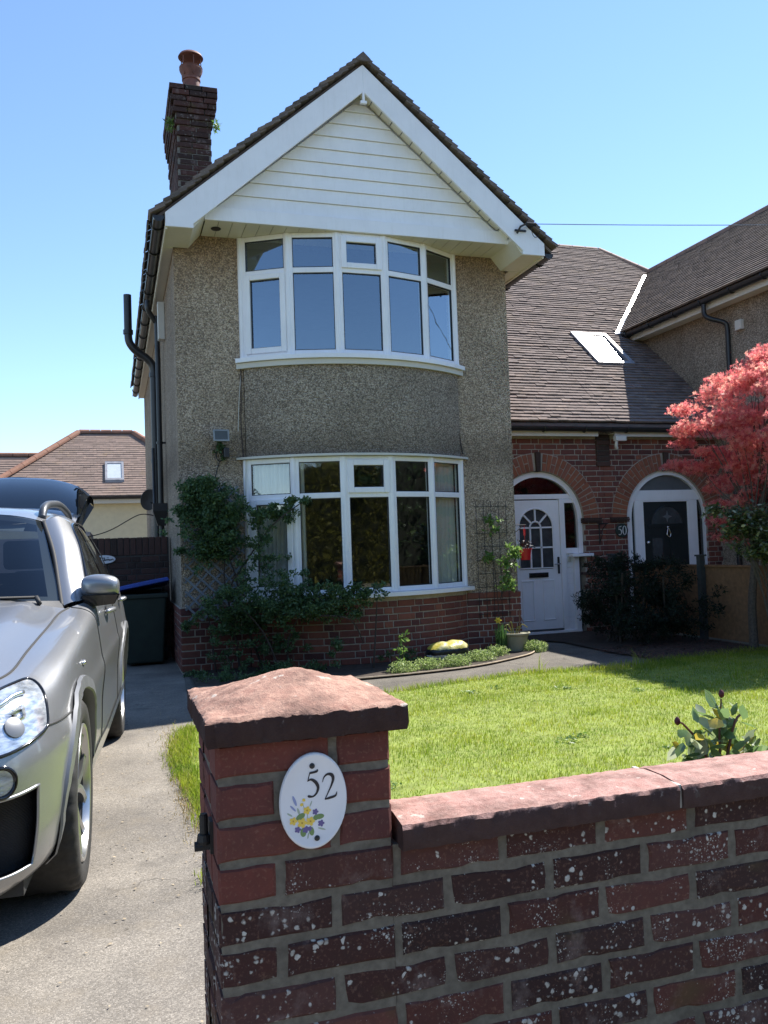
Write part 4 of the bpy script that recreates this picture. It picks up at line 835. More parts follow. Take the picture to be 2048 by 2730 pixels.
def lf(px, py, ln, wd, an, d):
    x, z = P52(px, py); ln, wd = ln*HH/915, wd*HH/915; return flat([(x+ln*cos(t)*cos(an)-wd*sin(t)*sin(an), z+ln*cos(t)*sin(an)+wd*sin(t)*cos(an)) for t in np.linspace(0, 2*pi, 20, endpoint=False)], d)
patch([lf(580, 1400, 95, 55, .5, .0093), lf(950, 1425, 95, 50, .1, .0093), lf(640, 1700, 60, 85, 0, .0093), lf(800, 1690, 50, 85, .2, .0093), lf(880, 1440, 50, 50, 1, .00932)], (.16, .26, .09), 'painted_leaf')
patch([lf(540, 1300, 70, 22, 1.9, .0092), lf(370, 1350, 60, 16, 2.6, .0092), lf(780, 1170, 60, 12, 1.2, .0092), lf(735, 1770, 60, 14, 1.4, .0092), lf(1000, 1660, 80, 16, -.3, .0092), lf(640, 1220, 80, 7, 1.9, .0092), lf(715, 1400, 60, 9, 1.5, .0092)], (.38, .45, .35), 'painted_sprig')
patch([lf(460, 1095, 105, 26, 1.95, .0094), lf(432, 1235, 80, 20, 2.35, .0094)], (.28, .33, .55), 'painted_lavender')
patch([petals(870, 1330, 62, 5, .0094, .3), petals(985, 1555, 68, 5, .0094, .9), petals(530, 1640, 66, 5, .0094, .1), petals(685, 1650, 70, 5, .00945, 1.2), petals(760, 1640, 50, 5, .0094, .7)], (.13, .10, .28), 'painted_violet')
patch([petals(705, 1290, 80, 5, .0096), petals(612, 1520, 98, 5, .00965, .3), petals(775, 1500, 90, 5, .0096, .8), petals(440, 1475, 80, 5, .0096, .5), lf(640, 1090, 28, 32, 1, .0096), lf(600, 1175, 34, 30, .5, .0096)], (.82, .58, .09), 'painted_primrose')
patch([petals(705, 1290, 18, 5, .0099), petals(612, 1520, 20, 5, .0099), petals(775, 1500, 20, 5, .0099), petals(440, 1475, 18, 5, .0099)], (.5, .28, .04), 'flower_eye')
# ---- sign 50
S50 = thing('number_sign', 'small dark round sign reading 50 beside the neighbour door', 'sign', (6.80, YP, 1.395))
Ms = Matrix.Translation((6.80, YP-.012, 1.395))
V = [tuple(Ms @ Vector((r_*cos(2*pi*j/32), y, r_*sin(2*pi*j/32)))) for r_, y in ((.098, .014), (.098, -.004), (.09, -.008)) for j in range(32)]
link('plate', MB().add(V, [(i*32+j, i*32+(j+1) % 32, (i+1)*32+(j+1) % 32, (i+1)*32+j) for i in range(2) for j in range(32)]+[tuple(64+j for j in range(32))]), printed('dark green enamel', (.012, .03, .025), .4), S50)
wh = printed('white enamel', (.8, .8, .78), .4)
def nz50(dx): return lambda px, py: (dx+(px-815)*.00024, -(py-790)*.00024)
link('numeral', strokes([[(a, b, c*2.2) for a, b, c in p] for p in FIVE], .0095, Ms, nz50(-.035)), wh, S50)
zero = [[(815+110*sin(t), 790-255*cos(t), 30+38*abs(sin(t))) for t in np.linspace(0, 2*pi, 15)]]
link('numeral', strokes(zero, .0095, Ms, nz50(.038)), wh, S50)
# ------------------------------------------------------------------ left side: bin, side wall, signs, background
BIN = thing('wheelie_bin', 'dark green wheeled refuse bin with blue lid beside the house wall', 'bin', (.32, 10.5, 0))
bm_ = plain('dark green plastic', (.018, .032, .024), .55, var=.2); bl = plain('blue plastic lid', (.02, .06, .32), .4, var=.15)
def taper(x0, x1, y0, y1, z0, z1, e, b_=.0):
    return MB().add([(x0+e, y0+e, z0), (x1-e, y0+e, z0), (x1-e, y1-e*.4, z0), (x0+e, y1-e*.4, z0), (x0, y0, z1), (x1, y0, z1), (x1, y1, z1), (x0, y1, z1)], [(3, 2, 1, 0), (4, 5, 6, 7), (0, 1, 5, 4), (1, 2, 6, 5), (2, 3, 7, 6), (3, 0, 4, 7)])
bevel(link('body', taper(.06, .58, 10.22, 10.80, .03, .80, .045), bm_, BIN), .025, 3); bevel(link('rim', MB().box(.04, .60, 10.20, 10.83, .78, .835), bm_, BIN), .012)
lid = MB(); Ml = Matrix.Translation((.32, 10.8, .875)) @ Matrix.Rotation(rad(-7), 4, 'X') @ Matrix.Rotation(rad(-9.5), 4, 'Y')
V = [Ml @ Vector(p) for p in ((-.30, -.64, -.02), (.30, -.64, -.02), (.30, .04, -.02), (-.30, .04, -.02), (-.285, -.62, .025), (.285, -.62, .025), (.285, .03, .025), (-.285, .03, .025), (-.12, -.45, .045), (.12, -.45, .045), (.12, -.1, .045), (-.12, -.1, .045))]
LD = link('lid', lid.add(V, [(3, 2, 1, 0), (0, 1, 5, 4), (1, 2, 6, 5), (2, 3, 7, 6), (3, 0, 4, 7), (4, 5, 9, 8), (5, 6, 10, 9), (6, 7, 11, 10), (7, 4, 8, 11), (8, 9, 10, 11)]), bl, BIN); bevel(LD, .012)
link('handle', MB().tube([(.08, 10.84, .80), (.08, 10.9, .86), (.56, 10.9, .86), (.56, 10.84, .80)], .016, 8), bm_, BIN)
for x in (.03, .58): link('wheel', MB().lathe([(.03, -.02), (.1, -.022), (.1, .022), (.03, .02)], 20, M=Matrix.Translation((x, 10.78, .1)) @ Matrix.Rotation(pi/2, 4, 'Y')), M['rubber'], BIN, True, 40)
link('emblem', MB().box(.26, .34, 10.40, 10.46, .905, .912, ), plain('pale blue moulded mark', (.3, .4, .6), .5), LD, mtx=Matrix.Identity(4))
SW = thing('side_wall', 'dark brick screen wall closing the drive behind the bin', 'wall', (.2, 10.98, 0)); swc = link('core', MB().box(-.32, .66, 10.92, 11.12, 0, 1.50), M['mortar_dark'], SW)
for k in range(18):
    z = .01+k*CO
    if k < 17:
        for (a, l) in course_bricks(.98, k): brick(swc, (-.32+a, 10.912, z), 0, l, .064, .05, M['brick_dark'])
x = -.32
while x < .62: brick(swc, (x, 10.906, 1.29), 0, .064, .214, .2, M['brick_dark']); x += .0745
OV = thing('oval_sign', 'small white oval house sign on the dark side wall', 'sign', (-.10, 10.9, 1.245)); Mo = Matrix.Translation((-.105, 10.902, 1.247))
V = [tuple(Mo @ Vector((.128*s*cos(2*pi*j/36), y, .052*s*sin(2*pi*j/36)))) for s, y in ((1, .008), (1, -.006), (.93, -.01)) for j in range(36)]
link('plate', MB().add(V, [(i*36+j, i*36+(j+1) % 36, (i+1)*36+(j+1) % 36, (i+1)*36+j) for i in range(2) for j in range(36)]+[tuple(72+j for j in range(36))]), M['plaque'], OV)
sc_ = lambda px, py: ((px-430)*.00085/1., -(py-620)*.00085)
wd = [[(px, py, 40) for px, py in p] for p in ([(405, 640), (415, 600), (430, 600), (425, 632), (410, 640)], [(432, 605), (434, 640)], [(446, 618), (440, 632), (452, 634), (456, 618)], [(462, 634), (466, 616), (476, 634), (484, 616), (488, 634)], [(496, 616), (494, 634), (504, 634)], [(512, 616), (508, 628), (518, 634), (524, 620)], [(530, 634), (532, 616), (542, 618)], [(550, 618), (544, 628), (556, 634)], [(464, 596), (472, 596)], [(480, 592), (484, 600)])]
link('lettering', strokes(wd, .0106, Mo, sc_, 1.0), M['ink'], OV)
link('motif', strokes([[(350, 640, 120), (366, 610, 160), (384, 590, 90)], [(340, 600, 90), (366, 620, 120), (392, 640, 70)], [(366, 650, 60), (372, 600, 100), (362, 580, 40)]], .0108, Mo, sc_, .8), M['ink'], OV)
# satellite dish, cables
DSH = thing('satellite_dish', 'grey satellite dish at the back left edge of the house', 'dish', (.5, 13.2, 2.1)); Md = Matrix.Translation((.50, 13.2, 2.12)) @ Matrix.Rotation(rad(35), 4, 'Z') @ Matrix.Rotation(rad(100), 4, 'X')
link('reflector', MB().lathe([(.001, 0), (.07, .008), (.13, .03), (.16, .05), (.157, .054), (.12, .035), (.001, .01)], 28, M=Md), plain('grey dish paint', (.16, .16, .165), .6), DSH, True, 50); link('arm', MB().tube([(.44, 13.2, 2.12), (.6, 13.25, 2.05), (.68, 13.3, 2.05)], .02, 8), M['black'], DSH)
tag(link('drooping_cable', MB().tube(catmull([(.55, 12.4, 1.84), (.42, 12.4, 1.86), (.3, 12.4, 1.83), (.0, 12.3, 1.66), (-.2, 12.2, 1.585), (-.36, 12.1, 1.555)], 6), .007, 5), M['iron']), 'thin dark cable drooping from the pipes to the side wall', 'cable')
# bungalow far left
BG = thing('bungalow', 'cream rendered bungalow with brown hipped roof behind the drive', 'house', (0, 24, 0)); cream = plain('cream render', (.68, .60, .42), .9, var=.05, bump=.2)
link('wall', MB().box(-3.1, 2.8, 22.3, 27, 0, 2.72), cream, BG); link('fascia', MB().box(-3.3, 3.0, 22.08, 22.12, 2.60, 2.74), M['oldwhite'], BG); link('soffit', MB().box(-3.3, 3.0, 22.121, 22.3, 2.63, 2.65), M['oldwhite'], BG)
gutter((-3.3, 22.03, 2.76), (3.0, 22.03, 2.76), (0, -1, 0), BG, brackets=1.)
YB0, ZB0 = 22.0, 2.77; rp = [(-3.15, YB0), (2.9, YB0), (.58, 24.2), (-.81, 24.2)]; bz = lambda y: ZB0+.855*(y-YB0)
rfb = link('roof', MB().add([(x, y, bz(y)-.02) for x, y in rp]+[(-3.15, 28, 2.75), (2.9, 28, 2.75)], [(0, 1, 2, 3), (0, 3, 4), (1, 5, 2), (3, 2, 5, 4)]), M['tile_far'], BG); st = MB(); k = 0
while k*.1*.76 < 2.2:
    y = YB0+k*.1*.76; t = (y-YB0)/2.2; xa, xb = -3.15+2.34*t, 2.9-2.32*t; x = xa
    while x < xb:
        w2 = min(.165*random.choice((1, 1, 2, 3)), xb-x); dz = random.uniform(0, .008)
        st.add([(x, y, bz(y)+.03+dz), (x+w2, y, bz(y)+.03+dz), (x+w2, y+.13, bz(y+.13)+.012), (x, y+.13, bz(y+.13)+.012), (x, y+.002, bz(y)), (x+w2, y+.002, bz(y))], [(0, 1, 2, 3), (4, 5, 1, 0)]); x += w2+.003
    k += 1
stuff(link('roof_tiles', st, M['tile_far'], rfb))
ridge_run((-.81, 24.2, 4.66), (.58, 24.2, 4.66), 5, M['ridge_red'], rfb); ridge_run((-.83, 24.18, 4.65), (-3.2, 21.95, 2.79), 9, M['ridge_red'], rfb); ridge_run((.6, 24.18, 4.65), (2.95, 21.95, 2.79), 9, M['ridge_red'], rfb)
link('back_roof', MB().add([(-8, 23.0, 3.0), (-1.6, 23.0, 3.0), (-1.6, 24.2, 4.02), (-8, 24.2, 4.02)], [(0, 1, 2, 3)]).box(-8, -3.2, 23.1, 24, 0, 3.0), M['tile_far'], BG); ridge_run((-7, 24.2, 4.03), (-1.7, 24.2, 4.03), 14, M['ridge_red'], rfb)
st = MB()
for k in range(15):
    y = 23.0+k*.08; st.add([(-8, y, 3.0+.85*(y-23)+.035), (-2.1, y, 3.0+.85*(y-23)+.035), (-2.1, y+.1, 3.0+.85*(y-22.9)+.012), (-8, y+.1, 3.0+.85*(y-22.9)+.012), (-8, y, 3.0+.85*(y-23)), (-2.1, y, 3.0+.85*(y-23))], [(0, 1, 2, 3), (4, 5, 1, 0)])
stuff(link('roof_tiles', st, M['tile_far'], rfb))
bsk = link('skylight', MB(), M['lead'], BG)
def bb(x0, x1, y0, y1, h, mat, nm):
    V = [(x, y, bz(y)+hh) for hh in (0, h) for x, y in ((x0, y0), (x1, y0), (x1, y1), (x0, y1))]; link(nm, MB().add(V, [(3, 2, 1, 0), (4, 5, 6, 7), (0, 1, 5, 4), (1, 2, 6, 5), (2, 3, 7, 6), (3, 0, 4, 7)]), mat, bsk)
for a in ((-.16, -.105, 22.42, 23.04), (.245, .30, 22.42, 23.04), (-.105, .245, 22.42, 22.48), (-.105, .245, 22.98, 23.04)): bb(*a, .09, M['lead'], 'frame')
bb(-.105, .245, 22.48, 22.98, .07, plain('pale skylight blind', (.5, .55, .57), .3, var=.05), 'pane')
SH = thing('garage', 'pinkish garage corner glimpsed beyond the side wall', 'garage', (-1.0, 15.5, 0)); link('wall', MB().box(-2.2, -.42, 15.0, 17, 0, 1.62), plain('pink render', (.45, .33, .29), .9), SH); link('roof', MB().prism([(-2.3, 1.95), (-.36, 1.62), (-.36, 1.70), (-2.3, 2.03)], 14.9, 17.1), plain('felt roof edge', (.42, .36, .36), .8), SH)
# ------------------------------------------------------------------ small things on the front
LT = thing('security_light', 'grey floodlight with motion sensor on the pebbledash, left of the bow', 'lamp', (1.13, 9.2, 2.53))
grey = plain('grey cast metal', (.27, .28, .28), .5, var=.15)
Mt = Matrix.Translation((1.13, 9.2, 2.53)) @ Matrix.Rotation(rad(-14), 4, 'X')
lb_ = link('housing', MB().add([tuple(Mt @ Vector(p)) for p in ((-.085, -.035, -.065), (.085, -.035, -.065), (.085, -.035, .065), (-.085, -.035, .065), (-.05, .07, -.035), (.05, .07, -.035), (.05, .07, .035), (-.05, .07, .035))], [(0, 1, 2, 3), (7, 6, 5, 4), (4, 5, 1, 0), (5, 6, 2, 1), (6, 7, 3, 2), (7, 4, 0, 3)]), grey, LT); bevel(lb_, .006)
link('lens', MB().box(-.068, .068, -.042, -.036, -.05, .05, Mt), plain('lamp glass', (.09, .095, .09), .35, spec=.4), LT)
link('bezel', MB().box(-.085, .085, -.046, -.0365, .05, .066, Mt).box(-.085, .085, -.046, -.0365, -.066, -.05, Mt).box(-.085, -.068, -.046, -.0365, -.05, .05, Mt).box(.068, .085, -.046, -.0365, -.05, .05, Mt), grey, LT)
link('mount', MB().tube([(1.13, 9.24, 2.5), (1.13, 9.25, 2.44), (1.15, 9.29, 2.40)], .014, 8), M['black'], LT)
bevel(link('sensor', MB().box(1.155, 1.215, 9.17, 9.28, 2.30, 2.41), M['black'], LT), .01); link('cable', MB().tube(catmull([(1.14, 9.27, 2.44), (1.09, 9.26, 2.38), (1.085, 9.26, 2.31), (1.12, 9.26, 2.27), (1.17, 9.27, 2.30)], 5)+catmull([(1.12, 9.27, 2.27), (1.09, 9.28, 2.18), (1.06, 9.29, 2.05)], 4), .006, 6), M['iron'], LT)
for nm, P, r_, lab in (('wall_cable', [(1.38, 9.285, 3.36), (1.375, 9.285, 3.0), (1.365, 9.285, 2.7), (1.38, 9.285, 2.3)], .006, 'dark cable down the wall left of the bay'), ('wall_cable', [(1.385, 9.29, 3.30), (1.35, 9.285, 2.95), (1.33, 9.285, 2.6)], .004, 'pale cord hanging from the upper sill corner'), ('wall_cable', [(1.44, 9.27, 3.28), (1.46, 9.265, 2.9), (1.445, 9.27, 2.6), (1.42, 9.275, 2.35)], .007, 'brown cable in the left bay corner'), ('wall_cable', [(3.92, 9.27, 3.28), (3.93, 9.265, 2.9), (3.94, 9.27, 2.6), (3.985, 9.28, 2.35)], .008, 'brown cable in the right bay corner'), ('wall_cable', [(1.40, 9.25, 2.28), (1.39, 9.255, 1.8), (1.40, 9.26, 1.3), (1.39, 9.27, .8)], .005, '')):
    link(nm, MB().tube(catmull(P, 5), r_, 5), M['oldwhite'] if r_ < .0055 else plain('brown cable', (.05, .035, .03), .7), HOUSE)
# hanging red pot by the door
HP = thing('hanging_pot', 'red plastic hanging flower pot beside the white door', 'plant pot', (4.86, 9.45, 1.2)); red = plain('red plastic', (.55, .02, .025), .4, var=.1); hx, hy = 4.80, 9.37
link('pot', MB().lathe([(.001, 1.06), (.055, 1.06), (.075, 1.185), (.083, 1.187), (.083, 1.20), (.07, 1.20), (.066, 1.17), (.001, 1.17)], 24, (hx, hy, 0)), red, HP, True, 40); link('bracket', MB().tube([(4.65, 9.33, 1.49), (hx+.02, hy, 1.49)], .006, 6).tube(catmull([(4.65, 9.33, 1.40), (4.72, 9.35, 1.44), (hx-.02, hy, 1.485)], 5), .005, 6), M['iron'], HP); link('hook', MB().tube([(hx, hy, 1.49), (hx, hy, 1.2)], .003, 5), red, HP)
link('toggle', MB().tube([(hx, hy, 1.36), (hx, hy, 1.44)], .014, 8), red, HP)
C_ = np.array([hx, hy, 1.24])+RNG.normal(0, 1, (160, 3))*np.array([.035, .035, .03]); leaves('foliage', C_, .035, 'oval', plain('dark purple leaf', (.03, .022, .025), .6), HP)
# ------------------------------------------------------------------ plants
def leaf_mat(name, stops, trans=.35, rough=.45, spec=.4, tcol=1.25):
    g = G(name); c = g.ramp(g.t.nodes.new('ShaderNodeNewGeometry').outputs['Random Per Island'], stops); c = g.mix(g.ramp(g.noise(5, 3), [(.3, (0, 0, 0)), (.7, (.35, .35, .35))]), c, tuple(x*.6 for x in stops[0][1]))
    g.fin(c, rough, 0, spec); t = g.n('BsdfTranslucent', Color=g.mix(1, c, (tcol, tcol, tcol), 'MULTIPLY'))
    g.t.links.new(g.n('MixShader', i0=trans, i1=g.p.outputs[0], i2=t), g.o.inputs[0]); return g.m
M['bark'] = plain('grey brown bark', (.085, .065, .05), .9, var=.4, scale=40, bump=.8); M['twig'] = plain('dark twig', (.06, .045, .035), .9, var=.3)
M['climb'] = leaf_mat('climber leaf', [(0, (.05, .10, .042)), (.5, (.088, .155, .06)), (.9, (.12, .2, .075)), (1, (.2, .28, .105))])
M['light'] = leaf_mat('fresh green leaf', [(0, (.10, .19, .04)), (.5, (.16, .27, .06)), (1, (.25, .36, .11))], .4)
M['cover'] = leaf_mat('pale ground cover leaf', [(0, (.2, .29, .09)), (.5, (.3, .4, .13)), (1, (.45, .52, .24))], .45)
M['maple'] = leaf_mat('red maple leaf', [(0, (.5, .10, .12)), (.3, (.65, .19, .19)), (.6, (.74, .28, .25)), (.85, (.78, .38, .3)), (1, (.8, .52, .38))], .62, .5, .3, 1.4)
M['yew'] = leaf_mat('dark yew needle', [(0, (.008, .014, .009)), (.6, (.014, .024, .014)), (1, (.024, .042, .022))], .15, .6, .2)
M['shrub'] = leaf_mat('glossy shrub leaf', [(0, (.04, .07, .025)), (.5, (.09, .12, .045)), (.85, (.16, .18, .08)), (1, (.4, .4, .26))], .2, .3, .6)
M['rose'] = leaf_mat('glossy rose leaf', [(0, (.10, .17, .06)), (.4, (.18, .27, .10)), (.6, (.55, .57, .42)), (.8, (.22, .3, .09)), (.86, (.6, .45, .05)), (1, (.7, .48, .05))], .4, .22, .9)  # pale stop paints sun glints into the colour of some leaves
M['daf'] = leaf_mat('daffodil leaf', [(0, (.05, .12, .035)), (1, (.09, .18, .05))], .25)
def blob(c, r, n, flat=1.): # points filling an ellipsoid, denser outside
    d = RNG.normal(0, 1, (n, 3)); d /= np.linalg.norm(d, axis=1)[:, None]; rr = RNG.uniform(0, 1, n)**.45
    return np.array(c)+d*rr[:, None]*np.array(r)
def clumpy(c, r, nclump, per, cr):
    A = blob(c, r, nclump); return np.concatenate([blob(a, (cr*RNG.uniform(.6, 1.3),)*2+(cr*.6,), per) for a in A])
# grass
def in_poly(P, poly):
    x, y = P[:, 0], P[:, 1]; r = np.zeros(len(P), bool); n = len(poly)
    for i in range(n):
        (x0, y0), (x1, y1) = poly[i], poly[(i+1) % n]; c = ((y0 > y) != (y1 > y)) & (x < (x1-x0)*(y-y0)/(y1-y0+1e-12)+x0); r ^= c
    return r
def vnoise(P, s, seed=0):
    q = P*s; return .5+.25*(np.sin(q[:, 0]*1.3+q[:, 1]*.7+seed)+np.sin(q[:, 0]*-.6+q[:, 1]*1.7+seed*2.1))
def blades(name, P, h, wd, mat, label, z=.012, lean=.5):
    n = len(P); a = RNG.uniform(0, 2*pi, n); le = RNG.uniform(.1, lean, n)*h; dx, dy = np.cos(a), np.sin(a); b = RNG.uniform(0, 2*pi, n); lx, ly = np.cos(b)*le, np.sin(b)*le
    V = np.zeros((n, 5, 3)); base = np.stack([P[:, 0], P[:, 1], np.full(n, z)], 1)
    for k, (s, t, m) in enumerate(((-1, 0, 1), (1, 0, 1), (1, .55, .75), (-1, .55, .75), (0, 1, 0))):
        V[:, k] = base; V[:, k, 0] += s*m*wd*dx+lx*t**2; V[:, k, 1] += s*m*wd*dy+ly*t**2; V[:, k, 2] += h*t*(1-.25*t*le/h)
    off = (np.arange(n)*5)[:, None]; o_ = link(name, arr_mesh(name, V.reshape(-1, 3), [off+np.array([[0, 1, 2, 3]]), off+np.array([[3, 2, 4]])]), mat); tag(o_, label, 'grass', kind='stuff'); return o_
LEX = [(x-(.05 if x < 1 else 0), y+(.03 if y > 6.5 else 0)) for x, y in LAWN]
P = RNG.uniform((.1, 1.7), (6.9, 7.6), (260000, 2)); P = P[in_poly(P, LEX)]; keep = RNG.uniform(0, 1, len(P)) < (.55+.45*vnoise(P, 2.2)); P = P[keep]
hh = (.015+.02*RNG.uniform(0, 1, len(P))**1.5)*(.5+1.1*vnoise(P, 3.1, 2)*vnoise(P, 7.3, 5))+.004
g = G('lawn grass'); r_ = g.t.nodes.new('ShaderNodeNewGeometry').outputs['Random Per Island']; pat = g.noise(2.4, 5, .65)
c = g.mix(g.ramp(pat, [(.35, (0, 0, 0)), (.65, (1, 1, 1))]), g.ramp(r_, [(0, (.12, .21, .022)), (.6, (.19, .30, .03)), (.9, (.27, .37, .045)), (1, (.5, .46, .16))]), g.ramp(r_, [(0, (.27, .335, .03)), (.55, (.36, .425, .036)), (.85, (.43, .46, .06)), (1, (.6, .52, .2))]))
g.fin(c, .55, 0, .3); g.t.links.new(g.n('MixShader', i0=.5, i1=g.p.outputs[0], i2=g.n('BsdfTranslucent', Color=c)), g.o.inputs[0]); M['grass'] = g.m
blades('grass', P, hh, .0019, M['grass'], 'sunlit mown grass covering the front lawn')
E1 = np.concatenate([np.array(a)+(np.array(b)-np.array(a))*RNG.uniform(0, 1, (n, 1))+RNG.normal(0, s, (n, 2)) for a, b, n, s in (((.41, 4.0), (.37, 4.9), 900, .03), ((.37, 4.9), (.36, 5.46), 900, .04), ((.36, 5.46), (.48, 6.35), 1500, .045), ((.30, 3.35), (.33, 3.5), 40, .015), ((1.4, 6.88), (2.33, 7.1), 500, .04), ((2.33, 7.1), (3.75, 7.46), 900, .05), ((3.75, 7.46), (4.62, 7.25), 900, .06), ((4.62, 7.25), (6.8, 7.6), 2600, .12))])
blades('edge_grass', E1, RNG.uniform(.025, .07, len(E1)), .0022, M['grass'], 'longer ragged grass along the lawn edges', lean=.8)
dry = leaf_mat('dry straw grass', [(0, (.35, .27, .12)), (1, (.5, .4, .2))], .2); E2 = np.concatenate([np.array((.34, 4.6))+RNG.normal(0, 1, (700, 2))*np.array([.035, .4]), np.array((.36, 5.7))+RNG.normal(0, 1, (500, 2))*np.array([.04, .35])])
blades('dry_grass', E2, RNG.uniform(.012, .035, len(E2)), .002, dry, 'straw-coloured dead grass along the drive edge', lean=.9)
E3 = np.concatenate([np.array(c_)+RNG.normal(0, .035, (n, 2)) for c_, n in (((5.9, 6.3), 26), ((5.2, 6.2), 16), ((6.35, 6.2), 30), ((4.8, 7.1), 10), ((3.9, 7.38), 8))]); blades('tall_grass', E3, RNG.uniform(.12, .26, len(E3)), .003, M['grass'], 'taller grass tufts at the shaded edge of the lawn', lean=.7)
# climber on lattice trellis at left
TR = thing('lattice_trellis', 'grey diamond lattice trellis fixed to the wall left of the window', 'trellis', (1.05, 9.26, .6)); X0, X1, Z0, Z1 = .72, 1.36, .56, 2.0; s = .118; k = -12
while k < 14:
    for sg in (1, -1):
        c0 = (X0+X1)/2+k*s*2*.62; pts = []
        # line x = c0 + sg*(z-Z0)
        za = max(Z0, Z0+((X0-c0) if sg > 0 else (c0-X1))); zb_ = min(Z1, Z0+((X1-c0) if sg > 0 else (c0-X0)))
        if zb_-za > .06:
            a, b_ = Vector((c0+sg*(za-Z0), 9.262+.008*sg, za)), Vector((c0+sg*(zb_-Z0), 9.262+.008*sg, zb_)); d = (b_-a); Mx = Matrix.Translation(a) @ Matrix.Rotation(-math.atan2(d.z, d.x), 4, 'Y'); link('lath', MB().box(0, d.length, -.004, .004, -.011, .011, Mx), M['greywood'], TR)
    k += 1
CL = thing('climbing_shrub', 'dark green climbing shrub sprawling over the trellis and bow window', 'shrub', (1.2, 9.0, 0))
sp = MB()
for P_ in ([(1.25, 9.05, 0), (1.2, 9.1, .5), (1.12, 9.15, 1.0), (1.15, 9.15, 1.6), (1.0, 9.15, 2.0)], [(1.5, 9.0, 0), (1.3, 9.1, .6), (1.22, 9.15, 1.1), (.95, 9.1, 1.6), (.75, 9.1, 1.9)], [(1.15, 9.1, .9), (1.35, 9.0, 1.2), (1.6, 8.85, 1.55), (1.9, 8.75, 1.78)], [(1.7, 8.75, .05), (1.72, 8.7, .4), (1.95, 8.6, .75), (2.4, 8.5, .9)], [(1.0, 9.1, .02), (.95, 9.05, .5), (.9, 9.05, .8)], [(1.62, 8.7, .0), (1.45, 8.75, .45), (1.2, 8.8, .75)], [(.95, 9.1, 1.6), (.72, 9.15, 1.62), (.66, 9.2, 1.72)], [(2.0, 8.5, .6), (2.3, 8.45, .55), (2.45, 8.5, .3)], [(2.55, 8.5, 0), (2.58, 8.48, .4), (2.6, 8.45, .75)]):
    q = catmull(P_, 5); sp.tube(q, list(np.linspace(.013, .005, len(q))), 6)
link('stem', sp, M['twig'], CL)
C_ = np.concatenate([clumpy((1.0, 9.1, 1.72), (.38, .14, .38), 110, 66, .09), clumpy((.86, 9.12, 1.95), (.22, .1, .17), 40, 60, .07), clumpy((.68, 9.15, 1.72), (.1, .06, .1), 8, 45, .05), clumpy((.68, 9.15, 1.33), (.05, .04, .09), 5, 50, .05), clumpy((1.05, 9.1, 1.35), (.3, .1, .16), 46, 55, .07), clumpy((1.58, 8.87, 1.66), (.28, .1, .16), 26, 60, .07), clumpy((1.88, 8.75, 1.80), (.2, .07, .05), 9, 50, .05), clumpy((1.5, 8.88, 1.42), (.1, .06, .14), 7, 50, .06),
    clumpy((1.2, 8.95, .66), (.42, .18, .24), 64, 60, .085), clumpy((1.75, 8.65, .68), (.38, .15, .22), 52, 58, .085), clumpy((2.2, 8.5, .72), (.36, .12, .2), 40, 55, .08), clumpy((2.5, 8.5, .82), (.22, .1, .06), 7, 45, .05), clumpy((1.75, 8.7, .35), (.35, .15, .14), 8, 50, .06), clumpy((.72, 9.0, .55), (.1, .08, .06), 5, 50, .05), clumpy((2.15, 8.45, .3), (.15, .1, .1), 5, 45, .05), clumpy((1.1, 9.22, 2.35), (.1, .03, .12), 6, 26, .05)])
C_ = np.concatenate([C_, clumpy((1.0, 9.0, 1.6), (.52, .18, .6), 46, 34, .06), clumpy((1.6, 8.75, .85), (.75, .2, .3), 70, 36, .06), clumpy((1.45, 8.95, 1.1), (.35, .12, .35), 26, 32, .055), clumpy((1.3, 8.85, .3), (.5, .2, .2), 26, 36, .06), clumpy((2.35, 8.5, .85), (.45, .1, .15), 22, 34, .05)])
leaves('foliage', C_, .036, 'oval', M['climb'], CL)
UB = thing('bedding_plants', 'shaded green weeds along the foot of the bow wall', 'plants', (1.6, 8.5, 0)); leaves('foliage', np.concatenate([clumpy((1.5, 8.5, .08), (.8, .3, .06), 40, 60, .06), clumpy((2.9, 8.62, .08), (.3, .12, .08), 10, 60, .05), clumpy((.85, 9.0, .05), (.2, .25, .06), 10, 50, .05)]), .03, 'oval', M['climb'], UB)
# right wire trellis and climber
WT = thing('wire_trellis', 'black wire grid trellis on the wall right of the window', 'trellis', (4.3, 9.27, .4))
for i in range(5): link('wire', MB().tube([(4.12+.098*i, 9.272, .38), (4.12+.098*i, 9.272, 1.78)], .0035, 5), M['iron'], WT)
for i in range(9): link('wire', MB().tube([(4.10, 9.268, .44+.16*i), (4.53, 9.268, .44+.16*i)], .0035, 5), M['iron'], WT)
RC = thing('young_climber', 'young climber with fresh leaves on the black wire trellis', 'plant', (4.35, 9.1, 0)); q = MB()
for P_ in ([(4.3, 9.1, 0), (4.32, 9.18, .5), (4.3, 9.2, 1.0), (4.26, 9.2, 1.5)], [(4.32, 9.15, .6), (4.45, 9.1, .9), (4.52, 9.05, 1.15)]): t_ = catmull(P_, 5); q.tube(t_, list(np.linspace(.007, .003, len(t_))), 5)
link('stem', q, M['twig'], RC); C_ = np.concatenate([clumpy((4.28, 9.16, 1.5), (.1, .06, .12), 9, 10, .06), clumpy((4.45, 9.08, 1.12), (.14, .08, .14), 18, 11, .06), clumpy((4.2, 9.16, 1.15), (.1, .05, .1), 7, 10, .05), clumpy((4.4, 9.05, .82), (.13, .07, .12), 14, 10, .06)])
leaves('foliage', C_, .058, 'oval', M['light'], RC)
